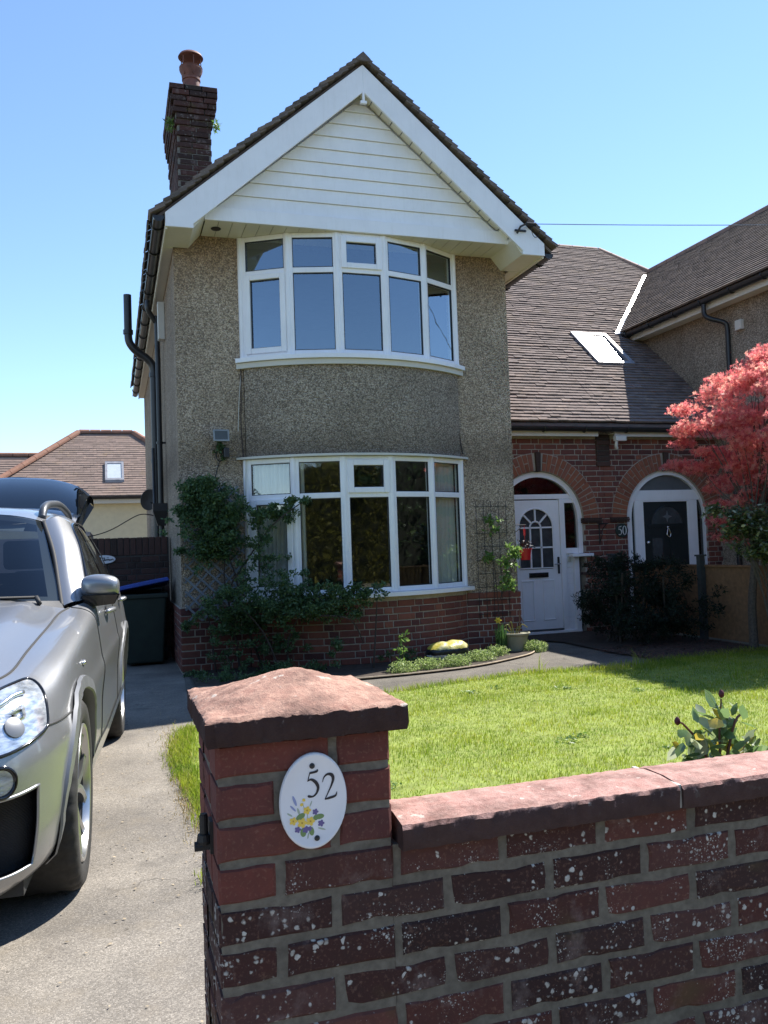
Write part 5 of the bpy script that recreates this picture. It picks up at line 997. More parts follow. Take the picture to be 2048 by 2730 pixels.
# sunny bed edge
for (x, y, n, s_, lab) in ((2.72, 8.13, 700, .11, 'leafy green cushion plant at the left end of the sunny bed'), (3.02, 8.22, 900, .12, 'pale trailing cushion plant left of the compost bag'), (3.35, 8.26, 800, .11, 'pale trailing plant in front of the compost bag'), (3.72, 8.5, 1000, .13, 'pale cushion plant right of the compost bag'), (4.05, 8.78, 700, .1, 'pale cushion plant below the daffodil'), (4.62, 8.96, 900, .11, 'pale cushion plant right of the flower pot')):
    t = thing('cushion_plant', lab, 'plant', (x, y-.07, .03), 'cushion plants edging the bed'); leaves('foliage', blob((x, y-.07, .06), (s_*1.6, s_*1.0, .085), int(n*1.5)), .022, 'oval', M['cover'], t)
SE = thing('seedling', 'upright leafy seedling catching the sun at the bed edge', 'plant', (2.78, 8.22, .03)); link('stem', MB().tube([(2.78, 8.24, 0), (2.79, 8.24, .2), (2.80, 8.24, .38)], .005, 5), M['twig'], SE); leaves('foliage', np.concatenate([blob((2.8, 8.24, .36), (.06, .05, .05), 28), blob((2.78, 8.24, .22), (.07, .05, .05), 26), blob((2.77, 8.24, .1), (.06, .05, .05), 20)]), .05, 'oval', M['light'], SE)
# compost bag
CB = thing('compost_bag', 'plump yellow and white plastic compost bag lying in the bed', 'bag', (3.42, 8.62, .03)); V = []; nu, nv = 28, 20
for i in range(nu):
    for j in range(nv):
        u, v = -1+2*i/(nu-1), -pi/2+2*pi*j/(nv-1)*.999; e = (1-abs(u)**3.2)**.5 if abs(u) < 1 else 0; lm = 1+.05*sin(7*u+1.3)*cos(2*v)+.03*sin(13*u+3*v); V.append((3.42+.235*u+.012*sin(4*v), 8.60+.15*cos(v)*max(e, .05)*lm, .03+.105+.105*sin(v)*max(e, .14)*lm+.015*u))
g = G('printed plastic sack'); z = g.n('SeparateXYZ', 2, i0=g.pos); nx = g.noise(26, 3); zz = g.math('ADD', z, g.math('MULTIPLY', g.math('SUBTRACT', nx, .5), .03)); yl = g.ramp(g.noise(9, 4), [(.4, (.5, .43, .07)), (.62, (.6, .56, .3))])
M['bag'] = g.fin(g.mix(g.math('GREATER_THAN', zz, .165), g.mix(g.math('GREATER_THAN', zz, .105), (.55, .56, .58), (.012, .014, .02)), yl), .3, 0, .5, g.bump(g.noise(18, 4), .45, .02))
link('sack', MB().grid(V, nu, nv), M['bag'], CB, True)
# flower pot, daffodil
FP = thing('flower_pot', 'sage green round flower pot by the front door', 'plant pot', (4.42, 8.98, 0)); px_, py_ = 4.43, 9.0
link('pot', MB().lathe([(.001, .005), (.115, .005), (.122, .03), (.148, .165), (.152, .172), (.152, .178), (.165, .182), (.178, .2), (.178, .212), (.165, .214), (.155, .2), (.001, .19)], 36, (px_, py_, .02)), plain('sage plastic', (.30, .29, .20), .55, var=.1), FP, True, 35); link('soil', MB().lathe([(.001, .2), (.155, .195)], 24, (px_, py_, .02)), M['soil'], FP)
q = MB(); [q.tube(catmull([(px_+a*.3, py_, .2), (px_+a, py_-.02, .2+h), (px_+a*1.9, py_-.03, .2+h*.7)], 4), .006, 5) for a, h in ((-.09, .13), (-.05, .16), (.08, .12), (.03, .1), (-.12, .08))]; link('leaf', q, leaf_mat('yellowing bulb leaf', [(0, (.35, .3, .06)), (1, (.25, .26, .07))], .3), FP); link('dead_stem', MB().tube([(px_+.06, py_, .2), (px_+.07, py_, .42), (px_+.08, py_, .5)], .006, 5).tube([(px_+.07, py_, .46), (px_+.12, py_, .33)], .004, 5), plain('dead stem', (.16, .09, .06), .9), FP)
DA = thing('daffodil', 'single yellow daffodil with tall green leaves beside the pot', 'flower', (4.17, 8.92, .03)); bl_ = MB()
for i in range(46):
    a = random.uniform(0, 2*pi); l = random.uniform(.18, .34); s_ = random.uniform(.02, .08); x, y = 4.2+random.uniform(-.06, .08), 8.92+random.uniform(-.05, .05); w2 = .006
    pts = [(x, y, .03), (x+cos(a)*s_*.3, y+sin(a)*s_*.3, .03+l*.6), (x+cos(a)*s_, y+sin(a)*s_, .03+l)]; V = []
    for (p, ww) in zip(catmull(pts, 3), (1, 1, 1, .9, .8, .6, .1)): V += [(p[0]-w2*ww*sin(a), p[1]+w2*ww*cos(a), p[2]), (p[0]+w2*ww*sin(a), p[1]-w2*ww*cos(a), p[2])]
    n = len(V)//2; bl_.add(V, [(2*i2, 2*i2+1, 2*i2+3, 2*i2+2) for i2 in range(n-1)])
link('leaf', bl_, M['daf'], DA); link('stem', MB().tube([(4.19, 8.9, .03), (4.17, 8.89, .3), (4.16, 8.87, .395)], .005, 5).tube([(4.22, 8.9, .03), (4.13, 8.9, .28)], .004, 5), M['daf'], DA)
yel = leaf_mat('daffodil petal', [(0, (.75, .6, .05)), (1, (.85, .7, .1))], .4); q = MB(); fc = Vector((4.155, 8.855, .40)); fn = Vector((-.3, -.9, .1)).normalized(); fa = fn.cross(Vector((0, 0, 1))).normalized(); fb = fn.cross(fa)
for i in range(6):
    a = i*pi/3; d = fa*cos(a)+fb*sin(a); e = fa*-sin(a)+fb*cos(a); q.add([fc, fc+d*.022+e*.013, fc+d*.045+fn*.004, fc+d*.022-e*.013], [(0, 1, 2, 3)])
pl_ = link('petal', q, yel, DA); q = MB(); ring = [[fc+fn*h+(fa*cos(2*pi*j/12)+fb*sin(2*pi*j/12))*r2 for j in range(12)] for h, r2 in ((0, .008), (.012, .012), (.024, .017))]; q.add(sum(ring, []), [(i*12+j, i*12+(j+1) % 12, (i+1)*12+(j+1) % 12, (i+1)*12+j) for i in range(2) for j in range(12)]); link('trumpet', q, yel, DA)
# fence between the two gardens
FN = thing('timber_fence', 'orange-brown timber fence between the two front gardens', 'fence', (6.92, 8, 0)); y = 10.25
while y > 3.0:
    link('fence_board', MB().add([(6.90, y, .04), (6.912, y-.098, .04), (6.912, y-.098, .90), (6.90, y, .90), (6.925, y, .04), (6.925, y-.098, .04), (6.925, y-.098, .90), (6.925, y, .90)], [(0, 3, 2, 1), (3, 7, 6, 2), (0, 4, 7, 3), (1, 2, 6, 5)]), M['timber'], FN); y -= .094
link('capping_rail', MB().box(6.88, 6.95, 3, 10.25, .90, .925), M['timber'], FN)
for y in (9.35, 7.62, 5.9): link('batten', MB().box(6.872, 6.899, y, y+.035, .02, .90), M['timber'], FN)
for (x, y) in ((6.86, 8.75), (6.86, 6.9), (6.86, 5.05)): 
    p_ = link('fence_post', MB().box(x-.035, x+.035, y-.035, y+.035, 0, 1.03), M['post'], FN); link('post_cap', MB().box(x-.05, x+.05, y-.05, y+.05, 1.03, 1.05), M['post'], p_)
p_ = tag(link('timber_post', MB().box(6.42, 6.51, 10.02, 10.11, 0, 1.06).box(6.405, 6.525, 10.005, 10.125, 1.06, 1.08), M['post']), 'dark timber post against the brick pier between the doors', 'post')
# dark bush by the path
YW = thing('evergreen_bush', 'dense dark evergreen bush in shade between the two front doors', 'bush', (6.0, 9.0, 0)); C_ = np.concatenate([clumpy((5.85, 9.1, .55), (.42, .5, .45), 110, 60, .11), clumpy((6.35, 8.9, .6), (.4, .5, .5), 110, 60, .11), clumpy((6.05, 8.5, .3), (.6, .35, .28), 60, 60, .1), clumpy((6.1, 9.3, .95), (.5, .3, .16), 40, 50, .08), clumpy((6.7, 8.3, .4), (.12, .3, .3), 12, 40, .08)])
leaves('foliage', C_, .05, 'thin', M['yew'], YW); q = MB(); [q.tube([(6.0+random.uniform(-.3, .4), 9+random.uniform(-.2, .2), 0), (6.0+random.uniform(-.5, .6), 9+random.uniform(-.4, .3), random.uniform(.5, .9))], .012, 5) for _ in range(14)]; link('stem', q, M['twig'], YW)
# leaf litter under the fence
L_ = np.column_stack([RNG.uniform(5.2, 6.85, 2600), RNG.uniform(7.45, 8.6, 2600), np.full(2600, .03)]); tag(leaves('leaf_litter', L_, .03, 'tri', plain('fallen red brown leaf', (.11, .055, .04), .8, var=.5, scale=60), None, .5), 'fallen reddish leaves on the soil below the fence', 'leaves', kind='stuff')
# Japanese maple
MP = thing('maple_tree', 'red Japanese maple glowing in the sun at the right edge', 'tree', (6.72, 7.72, 0)); tk = MB(); pads = []
base = [(6.70, 7.72, 0), (6.70, 7.72, .5), (6.74, 7.7, .9), (6.8, 7.7, 1.25)]; q = catmull(base, 5); tk.tube(q, list(np.linspace(.05, .036, len(q))), 10)
rr = random.Random(5)
def outline(z):   # left edge of the crown at height z
    t = [(1.05, 6.95), (1.3, 6.85), (1.6, 6.75), (1.85, 6.68), (2.05, 6.55), (2.25, 6.36), (2.45, 6.26), (2.65, 6.38), (2.85, 6.48), (3.0, 6.58), (3.2, 6.82), (3.35, 7.0), (3.5, 7.3)]
    for (z0, x0), (z1, x1) in zip(t, t[1:]):
        if z0 <= z <= z1: return x0+(x1-x0)*(z-z0)/(z1-z0)
    return 7.5
tries = 0
while len(pads) < 200 and tries < 6000:
    tries += 1; z = rr.uniform(1.15, 3.5); xl = outline(z); xr = 8.05-.35*max(0, z-2.6); yr = 1.0*(1-((z-2.2)/1.5)**2)+.12
    if xl+.2 > xr: continue
    x = xl+.08+(xr-xl-.08)*rr.random()**1.45; y = 7.7+rr.uniform(-yr, yr)*(.55 if x < 6.3 else 1)
    if z < 1.75 and rr.random() < .15: continue
    pads.append((x, y, z))
for z in np.linspace(1.75, 3.35, 14): pads.append((outline(z)+.13, 7.65+rr.uniform(-.2, .2), z))
for i, p in enumerate(pads):
    if i % 3: continue
    st_ = (6.8+rr.uniform(-.05, .1), 7.7+rr.uniform(-.05, .05), rr.uniform(1.0, 1.5)); mid = ((st_[0]+p[0])/2+rr.uniform(-.1, .1), (st_[1]+p[1])/2, (st_[2]+p[2])/2+rr.uniform(.0, .15))
    q = catmull([st_, mid, p], 5); tk.tube(q, list(np.linspace(.011, .002, len(q))), 5)
link('trunk', tk, M['bark'], MP); C_ = np.concatenate([blob(p, (rr.uniform(.15, .27), rr.uniform(.15, .27), rr.uniform(.05, .1)), rr.randrange(120, 210)) for p in pads]); leaves('crown', C_, .043, 'palm', M['maple'], MP)
# glossy shrub below it
GS = thing('glossy_shrub', 'shrub with shiny green and cream leaves under the maple', 'shrub', (6.3, 7.0, 0)); C_ = np.concatenate([clumpy((6.0, 6.95, 1.36), (.28, .2, .2), 48, 32, .1), clumpy((6.3, 6.95, 1.18), (.36, .25, .2), 60, 32, .1), clumpy((5.74, 7.0, 1.5), (.14, .1, .08), 7, 26, .07), clumpy((6.5, 7.0, 1.4), (.25, .2, .2), 26, 30, .1)]); leaves('foliage', C_, .05, 'oval', M['shrub'], GS, 1.2)
q = MB(); [q.tube(catmull([(6.32, 7.02, 0), (6.3+random.uniform(-.05, .06), 7.0, .5), (6.25+random.uniform(-.35, .3), 6.95+random.uniform(-.1, .1), random.uniform(1.1, 1.45))], 5), .008, 6) for _ in range(7)]; link('stem', q, M['bark'], GS)
# rose behind the garden wall
RS = thing('rose_bush', 'young rose with glossy leaves and dark buds behind the garden wall', 'rose', (1.6, 2.02, 0)); q = MB(); tips = []
for P_ in ([(1.62, 2.0, 0), (1.61, 2.0, .45), (1.60, 2.0, .68), (1.612, 2.0, .80)], [(1.61, 2.0, .45), (1.56, 2.0, .66), (1.50, 2.0, .745), (1.48, 2.0, .75)], [(1.61, 2.0, .5), (1.66, 2.02, .62), (1.71, 2.03, .68)], [(1.6, 2.0, .5), (1.55, 2.0, .6), (1.51, 2.01, .66)], [(1.61, 2.0, .62), (1.65, 2.0, .74), (1.69, 2.0, .76)]): t_ = catmull(P_, 5); q.tube(t_, list(np.linspace(.0045, .002, len(t_))), 6)
link('stem', q, plain('red brown rose stem', (.14, .05, .03), .5), RS); C_ = np.concatenate([blob((1.535, 2.0, .70), (.05, .04, .05), 22), blob((1.63, 2.0, .70), (.07, .05, .06), 34), blob((1.53, 2.0, .655), (.05, .04, .04), 18), blob((1.70, 2.0, .665), (.06, .04, .03), 22), blob((1.61, 2.0, .75), (.07, .04, .03), 22), blob((1.6, 2.0, .63), (.1, .04, .05), 30)]); leaves('leaf', C_, .054, 'oval', M['rose'], RS)
for c_ in ((1.480, 2.0, .757), (1.613, 2.0, .812)): link('bud', MB().lathe([(.001, -.01), (.006, -.006), (.0075, 0), (.0055, .007), (.0015, .011)], 12, c_), plain('dark red bud', (.09, .008, .014), .5), RS, True)
for o_ in RS.children: o_.matrix_basis = Matrix.Translation((1.6, 2.0, .62)) @ Matrix.Scale(1.12, 4) @ Matrix.Translation((-1.6, -2.0, -.62))
# odd leaves and grit on the drive
L_ = np.column_stack([RNG.uniform(-.2, .45, 260), RNG.uniform(2.4, 9.0, 260), np.full(260, .006)]); E_ = np.column_stack([RNG.normal(.36, .07, 260), RNG.uniform(3.4, 8.6, 260), np.full(260, .006)]); tag(leaves('drive_litter', np.concatenate([L_, E_]), .016, 'tri', plain('dry leaf scrap', (.3, .24, .16), .8, var=.6, scale=30), None, .35), 'tiny dry leaf scraps scattered on the drive', 'litter', kind='stuff')
W_ = np.concatenate([blob((x, y, .02), (.09, .09, .018), 40) for x, y in zip(RNG.uniform(.7, 6.4, 34), RNG.uniform(2.2, 6.9, 34))]); tag(leaves('lawn_weeds', W_, .03, 'oval', leaf_mat('clover leaf', [(0, (.07, .15, .03)), (1, (.13, .24, .05))], .35), None, .8), 'low clover and weed leaves dotted through the lawn', 'weeds', kind='stuff')
# chimney weeds, odd debris on the drive
for nm, c_, lab in (('chimney_weed', (.83, 11.3, 7.0), 'tuft of weeds on the left of the chimney'), ('chimney_weed', (1.42, 11.2, 6.98), 'tuft of weeds on the right of the chimney')): tag(leaves(nm, blob(c_, (.05, .06, .09), 80), .07, 'thin', M['light']), lab, 'weed', 'weeds on the chimney')
# ------------------------------------------------------------------ across the street (seen in the window reflections)
HG = thing('street_hedge', 'tall green hedge across the street, mirrored in the lower window', 'hedge', (0, -11.5, 0)); C_ = np.column_stack([RNG.uniform(-9, 16, 60000), RNG.normal(-11.0, .3, 60000), RNG.uniform(0, 3.1, 60000)]); C_[:, 2] *= 1.35+.6*vnoise(C_[:, :2], 1.3); leaves('foliage', C_, .085, 'oval', leaf_mat('hedge leaf', [(0, (.09, .1, .02)), (.5, (.2, .2, .03)), (1, (.4, .36, .06))], .5), HG); link('core', MB().box(-9, 16, -12.1, -11.1, 0, 4.2), plain('dark hedge core', (.015, .02, .01), .95), HG)
for cx_, cy_, h_, lab in ((-3.5, -14, 6.5, 'bare-stemmed garden tree across the street, mirrored in the left panes'), (9.5, -9.5, 8.2, 'slender tree across the street, mirrored in the upper right panes')):
    t = thing('street_tree', lab, 'tree', (cx_, cy_, 0), 'trees across the street'); q = MB().tube([(cx_, cy_, 0), (cx_+.1, cy_, h_*.5), (cx_, cy_, h_*.8)], [.16, .1, .03], 8); link('trunk', q, M['bark'], t); leaves('crown', clumpy((cx_, cy_, h_*.68), (1.6, 1.6, h_*.3), 70, 60, .4), .14, 'oval', M['climb'], t)
OH = thing('opposite_house', 'brick house across the street, mirrored faintly in the window', 'house', (2, -20, 0)); link('wall', MB().box(-5, 8, -24, -17, 0, 4.6), M['brick_house'], OH); link('roof', MB().prism([(-24.4, 4.5), (-16.6, 4.5), (-20.5, 7.4)], -5.4, 8.4, 'x'), M['ridge_red'], OH)

for x0, x1, y0, y1, h_, n_, lab in ((8, 21, 1.5, 2.0, 3.4, 14000, 'added unseen hedge along the neighbouring front gardens, mirrored in the right panes'), (13.2, 13.7, 2.2, 8.6, 3.6, 9000, 'added unseen hedge between the gardens further right, mirrored in the side pane'), (-5.2, -4.7, 1.0, 14, 1.7, 6000, 'hedge along the far left edge of the drive')):  # first two hedges added to cover open sky in the window reflections
    t = thing('unseen_hedge', lab, 'hedge', ((x0+x1)/2, (y0+y1)/2, 0), 'unseen hedges around the gardens'); C_ = np.column_stack([RNG.uniform(x0-.1, x1+.1, n_), RNG.uniform(y0-.1, y1+.1, n_), RNG.uniform(0, h_+.1, n_)]); leaves('foliage', C_, .09, 'oval', M['climb'], t); link('core', MB().box(x0+.08, x1-.08, y0+.08, y1-.08, 0, h_-.05), bpy.data.materials['dark hedge core'], t)
for cx_, cy_, h_, lab in ((15, -3, 5.5, 'round tree down the street to the right, out of direct view'), (19, 5, 6, 'round tree beyond the neighbouring garden, out of direct view')):
    t = thing('street_tree', lab, 'tree', (cx_, cy_, 0), 'trees across the street'); link('trunk', MB().tube([(cx_, cy_, 0), (cx_, cy_, h_*.6)], [.16, .07], 8), M['bark'], t); leaves('crown', clumpy((cx_, cy_, h_*.62), (2.0, 2.0, h_*.33), 70, 70, .45), .16, 'oval', M['climb'], t)
# ------------------------------------------------------------------ car
CAR = thing('parked_car', 'silver SUV parked on the drive with its tailgate raised', 'car', (-1.04, 3.655, 0), rotz=rad(-3.45))
g = G('silver car paint'); fl = g.noise(900, 2); g.fin(g.ramp(fl, [(.3, (.25, .254, .264)), (.7, (.36, .364, .376))]), .37, .68, .5, Coat_Weight=.7, Coat_Roughness=.05); M['paint'] = g.m
M['satin'] = plain('satin silver trim', (.2, .205, .215), .42, .5, var=.1); M['rail'] = plain('dark satin rail', (.09, .095, .105), .4, .4); M['tyre'] = plain('tyre rubber', (.022, .021, .02), .75, var=.3, scale=40, bump=.3); M['alloy'] = plain('alloy wheel', (.5, .5, .5), .28, .9, var=.1); M['gloss'] = plain('gloss black trim', (.008, .008, .009), .12, spec=.6); M['trim'] = plain('grey plastic trim', (.05, .05, .052), .5)
M['wglass'] = glass('windscreen glass', 1.5, (.26, .3, .33)); M['cglass'] = plain('tinted car glass', (.016, .02, .024), .03, spec=.9, var=.05); M['sglass'] = plain('smoked side glass', (.03, .03, .026), .04, spec=.8, var=.3, scale=4)
OUT = [(0, -.865), (.35, -.85), (.6, -.80), (.765, -.72), (.855, -.58), (.90, -.37), (.918, -.1), (.93, .3), (.935, .72), (.94, 1.05), (.942, 1.9), (.942, 2.6), (.94, 2.95), (.925, 3.2), (.87, 3.5), (.72, 3.68), (.4, 3.76), (0, 3.78)]
PF = [(.21, .12), (.27, .04), (.40, .005), (.52, 0), (.61, 0), (.675, .012), (.73, .035), (.785, .075), (.83, .14), (.855, .23)]
P5 = [(.22, .10), (.29, .035), (.42, .01), (.55, .0), (.65, -.004), (.715, .012), (.77, .028), (.83, .058), (.866, .12), (.885, .195)]
P6_ = [(.24, .10), (.32, .03), (.45, .012), (.58, .004), (.70, -.004), (.775, .010), (.85, .024), (.912, .045), (.94, .11), (.953, .19)]
P8 = [(.25, .10), (.33, .03), (.45, .016), (.60, .010), (.73, -.004), (.80, .010), (.90, .022), (.98, .038), (1.016, .09), (1.03, .172)]
PD_ = [(.25, .09), (.33, .025), (.45, .014), (.60, .012), (.75, -.002), (.81, .008), (.90, .022), (.985, .036), (1.035, .048), (1.065, .062)]
PR = [(.27, .09), (.35, .02), (.46, .004), (.62, .0), (.76, -.006), (.82, .004), (.92, .02), (1.01, .04), (1.07, .06), (1.10, .08)]
PB = [(.30, .08), (.38, .02), (.48, 0), (.6, 0), (.72, .01), (.80, .02), (.9, .04), (1.0, .06), (1.06, .08), (1.10, .10)]
PROF = [PF, PF, PF, PF, [tuple((np.array(a)+np.array(b))/2) for a, b in zip(PF, P5)], P5, [tuple((np.array(a)*.3+np.array(b)*.7)) for a, b in zip(P5, P6_)], [tuple((np.array(a)*.55+np.array(b)*.45)) for a, b in zip(P6_, P8)], P8, PD_, PD_, PD_, PR, PR, PB, PB, PB, PB]
NS, NV = 10, 4
sm = np.array(catmull([np.array(o_) for o_ in OUT], NS)); nsm = len(sm); tng = np.gradient(sm, axis=0); tng /= np.linalg.norm(tng, axis=1)[:, None]; nrm = np.column_stack([tng[:, 1], -tng[:, 0]]); nrm[0] = (0, -1); nrm[-1] = (0, 1)
pr = np.array(catmull([np.array(p).ravel() for p in PROF], NS)).reshape(nsm, 10, 2)
WG = np.zeros((nsm, 9*NV+1, 3))
for i in range(nsm):
    q = np.array(catmull([pr[i, k] for k in range(10)], NV)); WG[i, :, 0] = sm[i, 0]-nrm[i, 0]*q[:, 1]; WG[i, :, 1] = sm[i, 1]-nrm[i, 1]*q[:, 1]; WG[i, :, 2] = q[:, 0]
    WG[i, :, 0] = np.maximum(WG[i, :, 0], 0)
def Wp(s, v):   # s in station units, v in profile units
    a, b = min(max(s*NS, 0), nsm-1.001), min(max(v*NV, 0), 9*NV-.001); i, j = int(a), int(b); u, t = a-i, b-j
    return (WG[i, j]*(1-u)+WG[i+1, j]*u)*(1-t)+(WG[i, j+1]*(1-u)+WG[i+1, j+1]*u)*t
def Wn(s, v, e=.05):
    d1 = Wp(s+e, v)-Wp(s-e, v); d2 = Wp(s, v+e)-Wp(s, v-e); n = np.cross(d1, d2); n = n/(np.linalg.norm(n)+1e-9); return n if (n[0] > 0 or n[1] < 0) else -n
def WO(s, v, off=.004): return Wp(s, v)+Wn(s, v)*off
RA = .402; AXL = ((0, .36), (2.81, .365))
def mirror(mb):
    n = len(mb.v); mb.v += [(-x, y, z) for x, y, z in mb.v[:n]]; mb.f += [tuple(i+n for i in f[::-1]) for f in mb.f[:]]; return mb
def pair(name, mb, mat, sharp=None):
    link(name, MB().add(mb.v, mb.f), mat, CAR, True, sharp, local=True); link(name, MB().add([(-x, y, z) for x, y, z in mb.v], [f[::-1] for f in mb.f]), mat, CAR, True, sharp, local=True)
V = WG.copy(); nvv = V.shape[1]; faces = []; used_ = set()
IN0, IN1, IV0, IV1 = 0, 37, 5, 13   # lower intake opening in grid cells
for i in range(nsm-1):
    for j in range(nvv-1):
        c = (V[i, j]+V[i+1, j]+V[i, j+1]+V[i+1, j+1])/4
        if c[0] > .55 and any(math.hypot(c[1]-ay, c[2]-az) < RA for ay, az in AXL): continue
        if IN0 <= i < IN1 and IV0 <= j < IV1: continue
        faces.append((i*nvv+j, (i+1)*nvv+j, (i+1)*nvv+j+1, i*nvv+j+1)); used_.update(faces[-1])
F_ = V.reshape(-1, 3)
for k in used_:
    x, y, z = F_[k]
    if x > .55:
        for ay, az in AXL:
            d = math.hypot(y-ay, z-az)
            if d < RA: F_[k, 1] = ay+(y-ay)/d*RA; F_[k, 2] = az+(z-az)/d*RA
            elif d < RA+.028: s_ = (RA+.028*((d-RA)/.028)**1)/d
b = MB(); b.add([tuple(p) for p in F_], faces); mirror(b); link('body', b, M['paint'], CAR, True, 50, local=True)
# arch lips
for side in (1, -1):
    for ay, az in AXL:
        A = np.linspace(-.28, pi+.28, 50); V = []
        for a in A:
            y, z = ay+RA*cos(a), az+RA*sin(a); d = (WG[:, :, 1]-y)**2+(WG[:, :, 2]-z)**2+(WG[:, :, 0] < .6)*9; xs = WG[:, :, 0].ravel()[d.ravel().argmin()]; xs = min(xs, .945)
            for (dr, dx) in ((.05, -.006), (.046, .008), (.002, .014), (-.004, .008), (-.004, -.09)): V.append((side*(xs+(dx if dx < 0 else dx*min(1, max(.1, (sin(a)+.25)*1.3)))), ay+(RA+dr)*cos(a), az+(RA+dr)*sin(a)))
        mm = MB().grid(V, 50, 5); link('wheel_arch', mm, M['satin'], CAR, True, 30, local=True)
        V = [(side*x, ay+(RA+.01)*cos(a), az+(RA+.01)*sin(a)) for a in A for x in (.86, .55)]; link('arch_liner', MB().grid(V, 50, 2).add([(side*.55, ay+(RA+.01)*cos(a), az+(RA+.01)*sin(a)) for a in A], [tuple(range(50))]), M['rubber'], CAR, local=True)
# recessed intake mesh with frame
g = G('intake mesh'); wv = g.n('TexWave', props={'wave_type': 'BANDS', 'bands_direction': 'Z'}, i1=22., i2=2.5, i3=1.); M['mesh'] = g.fin((.012, .012, .012), .5, 0, .4, g.bump(wv, .8, .02))
V = [tuple(WG[i, j]+np.array([0, .05, 0])) for i in range(IN0, IN1+1) for j in range(IV0-1, IV1+2)]; link('lower_grille', mirror(MB().grid(V, IN1-IN0+1, IV1-IV0+3)), M['mesh'], CAR, True, local=True)
rim = [WG[i, IV1] for i in range(IN0, IN1+1)]+[WG[IN1, j] for j in range(IV1-1, IV0-1, -1)]+[WG[i, IV0] for i in range(IN1-1, IN0-1, -1)]
sd = MB(); n = len(rim); sd.add([tuple(p) for p in rim]+[tuple(p+np.array([-.004, .055, 0])) for p in rim], [(i, i+1, n+i+1, n+i) for i in range(n-1)]); link('grille_surround', mirror(sd), M['gloss'], CAR, True, 40, local=True); link('grille_rim', mirror(MB().tube([tuple(p) for p in rim], .006, 8)), M['paint'], CAR, True, local=True)
# bonnet
def hood_pt(a, t):
    s = 2.6+a*(8.15-2.6); E = Wp(s, 9); C = np.array((0, -.815+a*1.42, 0)); C[2] = .868+.20*a**.62+.03*a
    p = E*(1-t)+C*t; p[2] += .034*sin(pi*min(1, t*1.0))*(.4+.6*a)*(1-t*.55)+.012*math.exp(-((t-.22)/.08)**2)*a; return p
V = [tuple(hood_pt(i/34, j/22)+np.array([0, 0, .0])) for i in range(35) for j in range(23)]; link('bonnet', mirror(MB().grid(V, 35, 23)), M['paint'], CAR, True, local=True)
pair('bonnet_gap', MB().tube([tuple(WO(s, 8.98, .001)) for s in np.linspace(2.6, 8.2, 50)], .0045, 6), M['rubber'])
# kidney grilles and badge
for sx in (1, -1):
    V = [(sx*(.20+.135*cos(t)*abs(cos(t))**-.4 if abs(cos(t)) > 1e-3 else .20*sx), -.875+.02*abs(sin(t)), .715+.085*sin(t)) for t in np.linspace(0, 2*pi, 33)]
    V = [(sx*(.20+.14*math.copysign(abs(cos(t))**.6, cos(t))), -.878, .715+.085*math.copysign(abs(sin(t))**.6, sin(t))) for t in np.linspace(0, 2*pi, 32, endpoint=False)]
    link('grille', MB().add(V, [tuple(range(32))]), M['gloss'], CAR, local=True); link('grille_frame', MB().tube(V+[V[0]], .012, 6), M['alloy'], CAR, True, local=True)
# headlights
hl = [(2.1, 4.95), (2.7, 4.98), (3.3, 5.1), (3.8, 5.22), (4.05, 5.32), (4.2, 5.5), (4.36, 6.1), (4.55, 6.8), (4.76, 7.5), (4.82, 7.9), (4.7, 8.15), (4.2, 8.22), (3.6, 8.2), (3.0, 8.1), (2.4, 7.8), (2.1, 7.5), (2.0, 6.2)]
def fill(poly, off, nr=9, k=56):
    pc_ = np.array(catmull([np.array(p) for p in poly]+[np.array(poly[0])], 4))[:-1]; c = pc_.mean(0); n = len(pc_); V = [tuple(WO(*c, off))]
    for r2 in np.linspace(0, 1, nr)[1:]: V += [tuple(WO(*(c+(p-c)*r2), off)) for p in pc_]
    F = [(0, 1+j, 1+(j+1) % n) for j in range(n)]+[(1+i*n+j, 1+i*n+(j+1) % n, 1+(i+1)*n+(j+1) % n, 1+(i+1)*n+j) for i in range(nr-2) for j in range(n)]; return MB().add(V, F), [tuple(WO(*p, off)) for p in pc_]
g = G('headlight reflector'); sep = g.noise(22, 3, .6, v=g.vec(1, 1, 3)); M['hl'] = g.fin(g.ramp(sep, [(.25, (.22, .25, .3)), (.45, (.5, .54, .6)), (.6, (.75, .78, .82)), (.8, (.92, .93, .95))]), .14, .55, .6, g.bump(sep, .25, .01), Coat_Weight=1.)
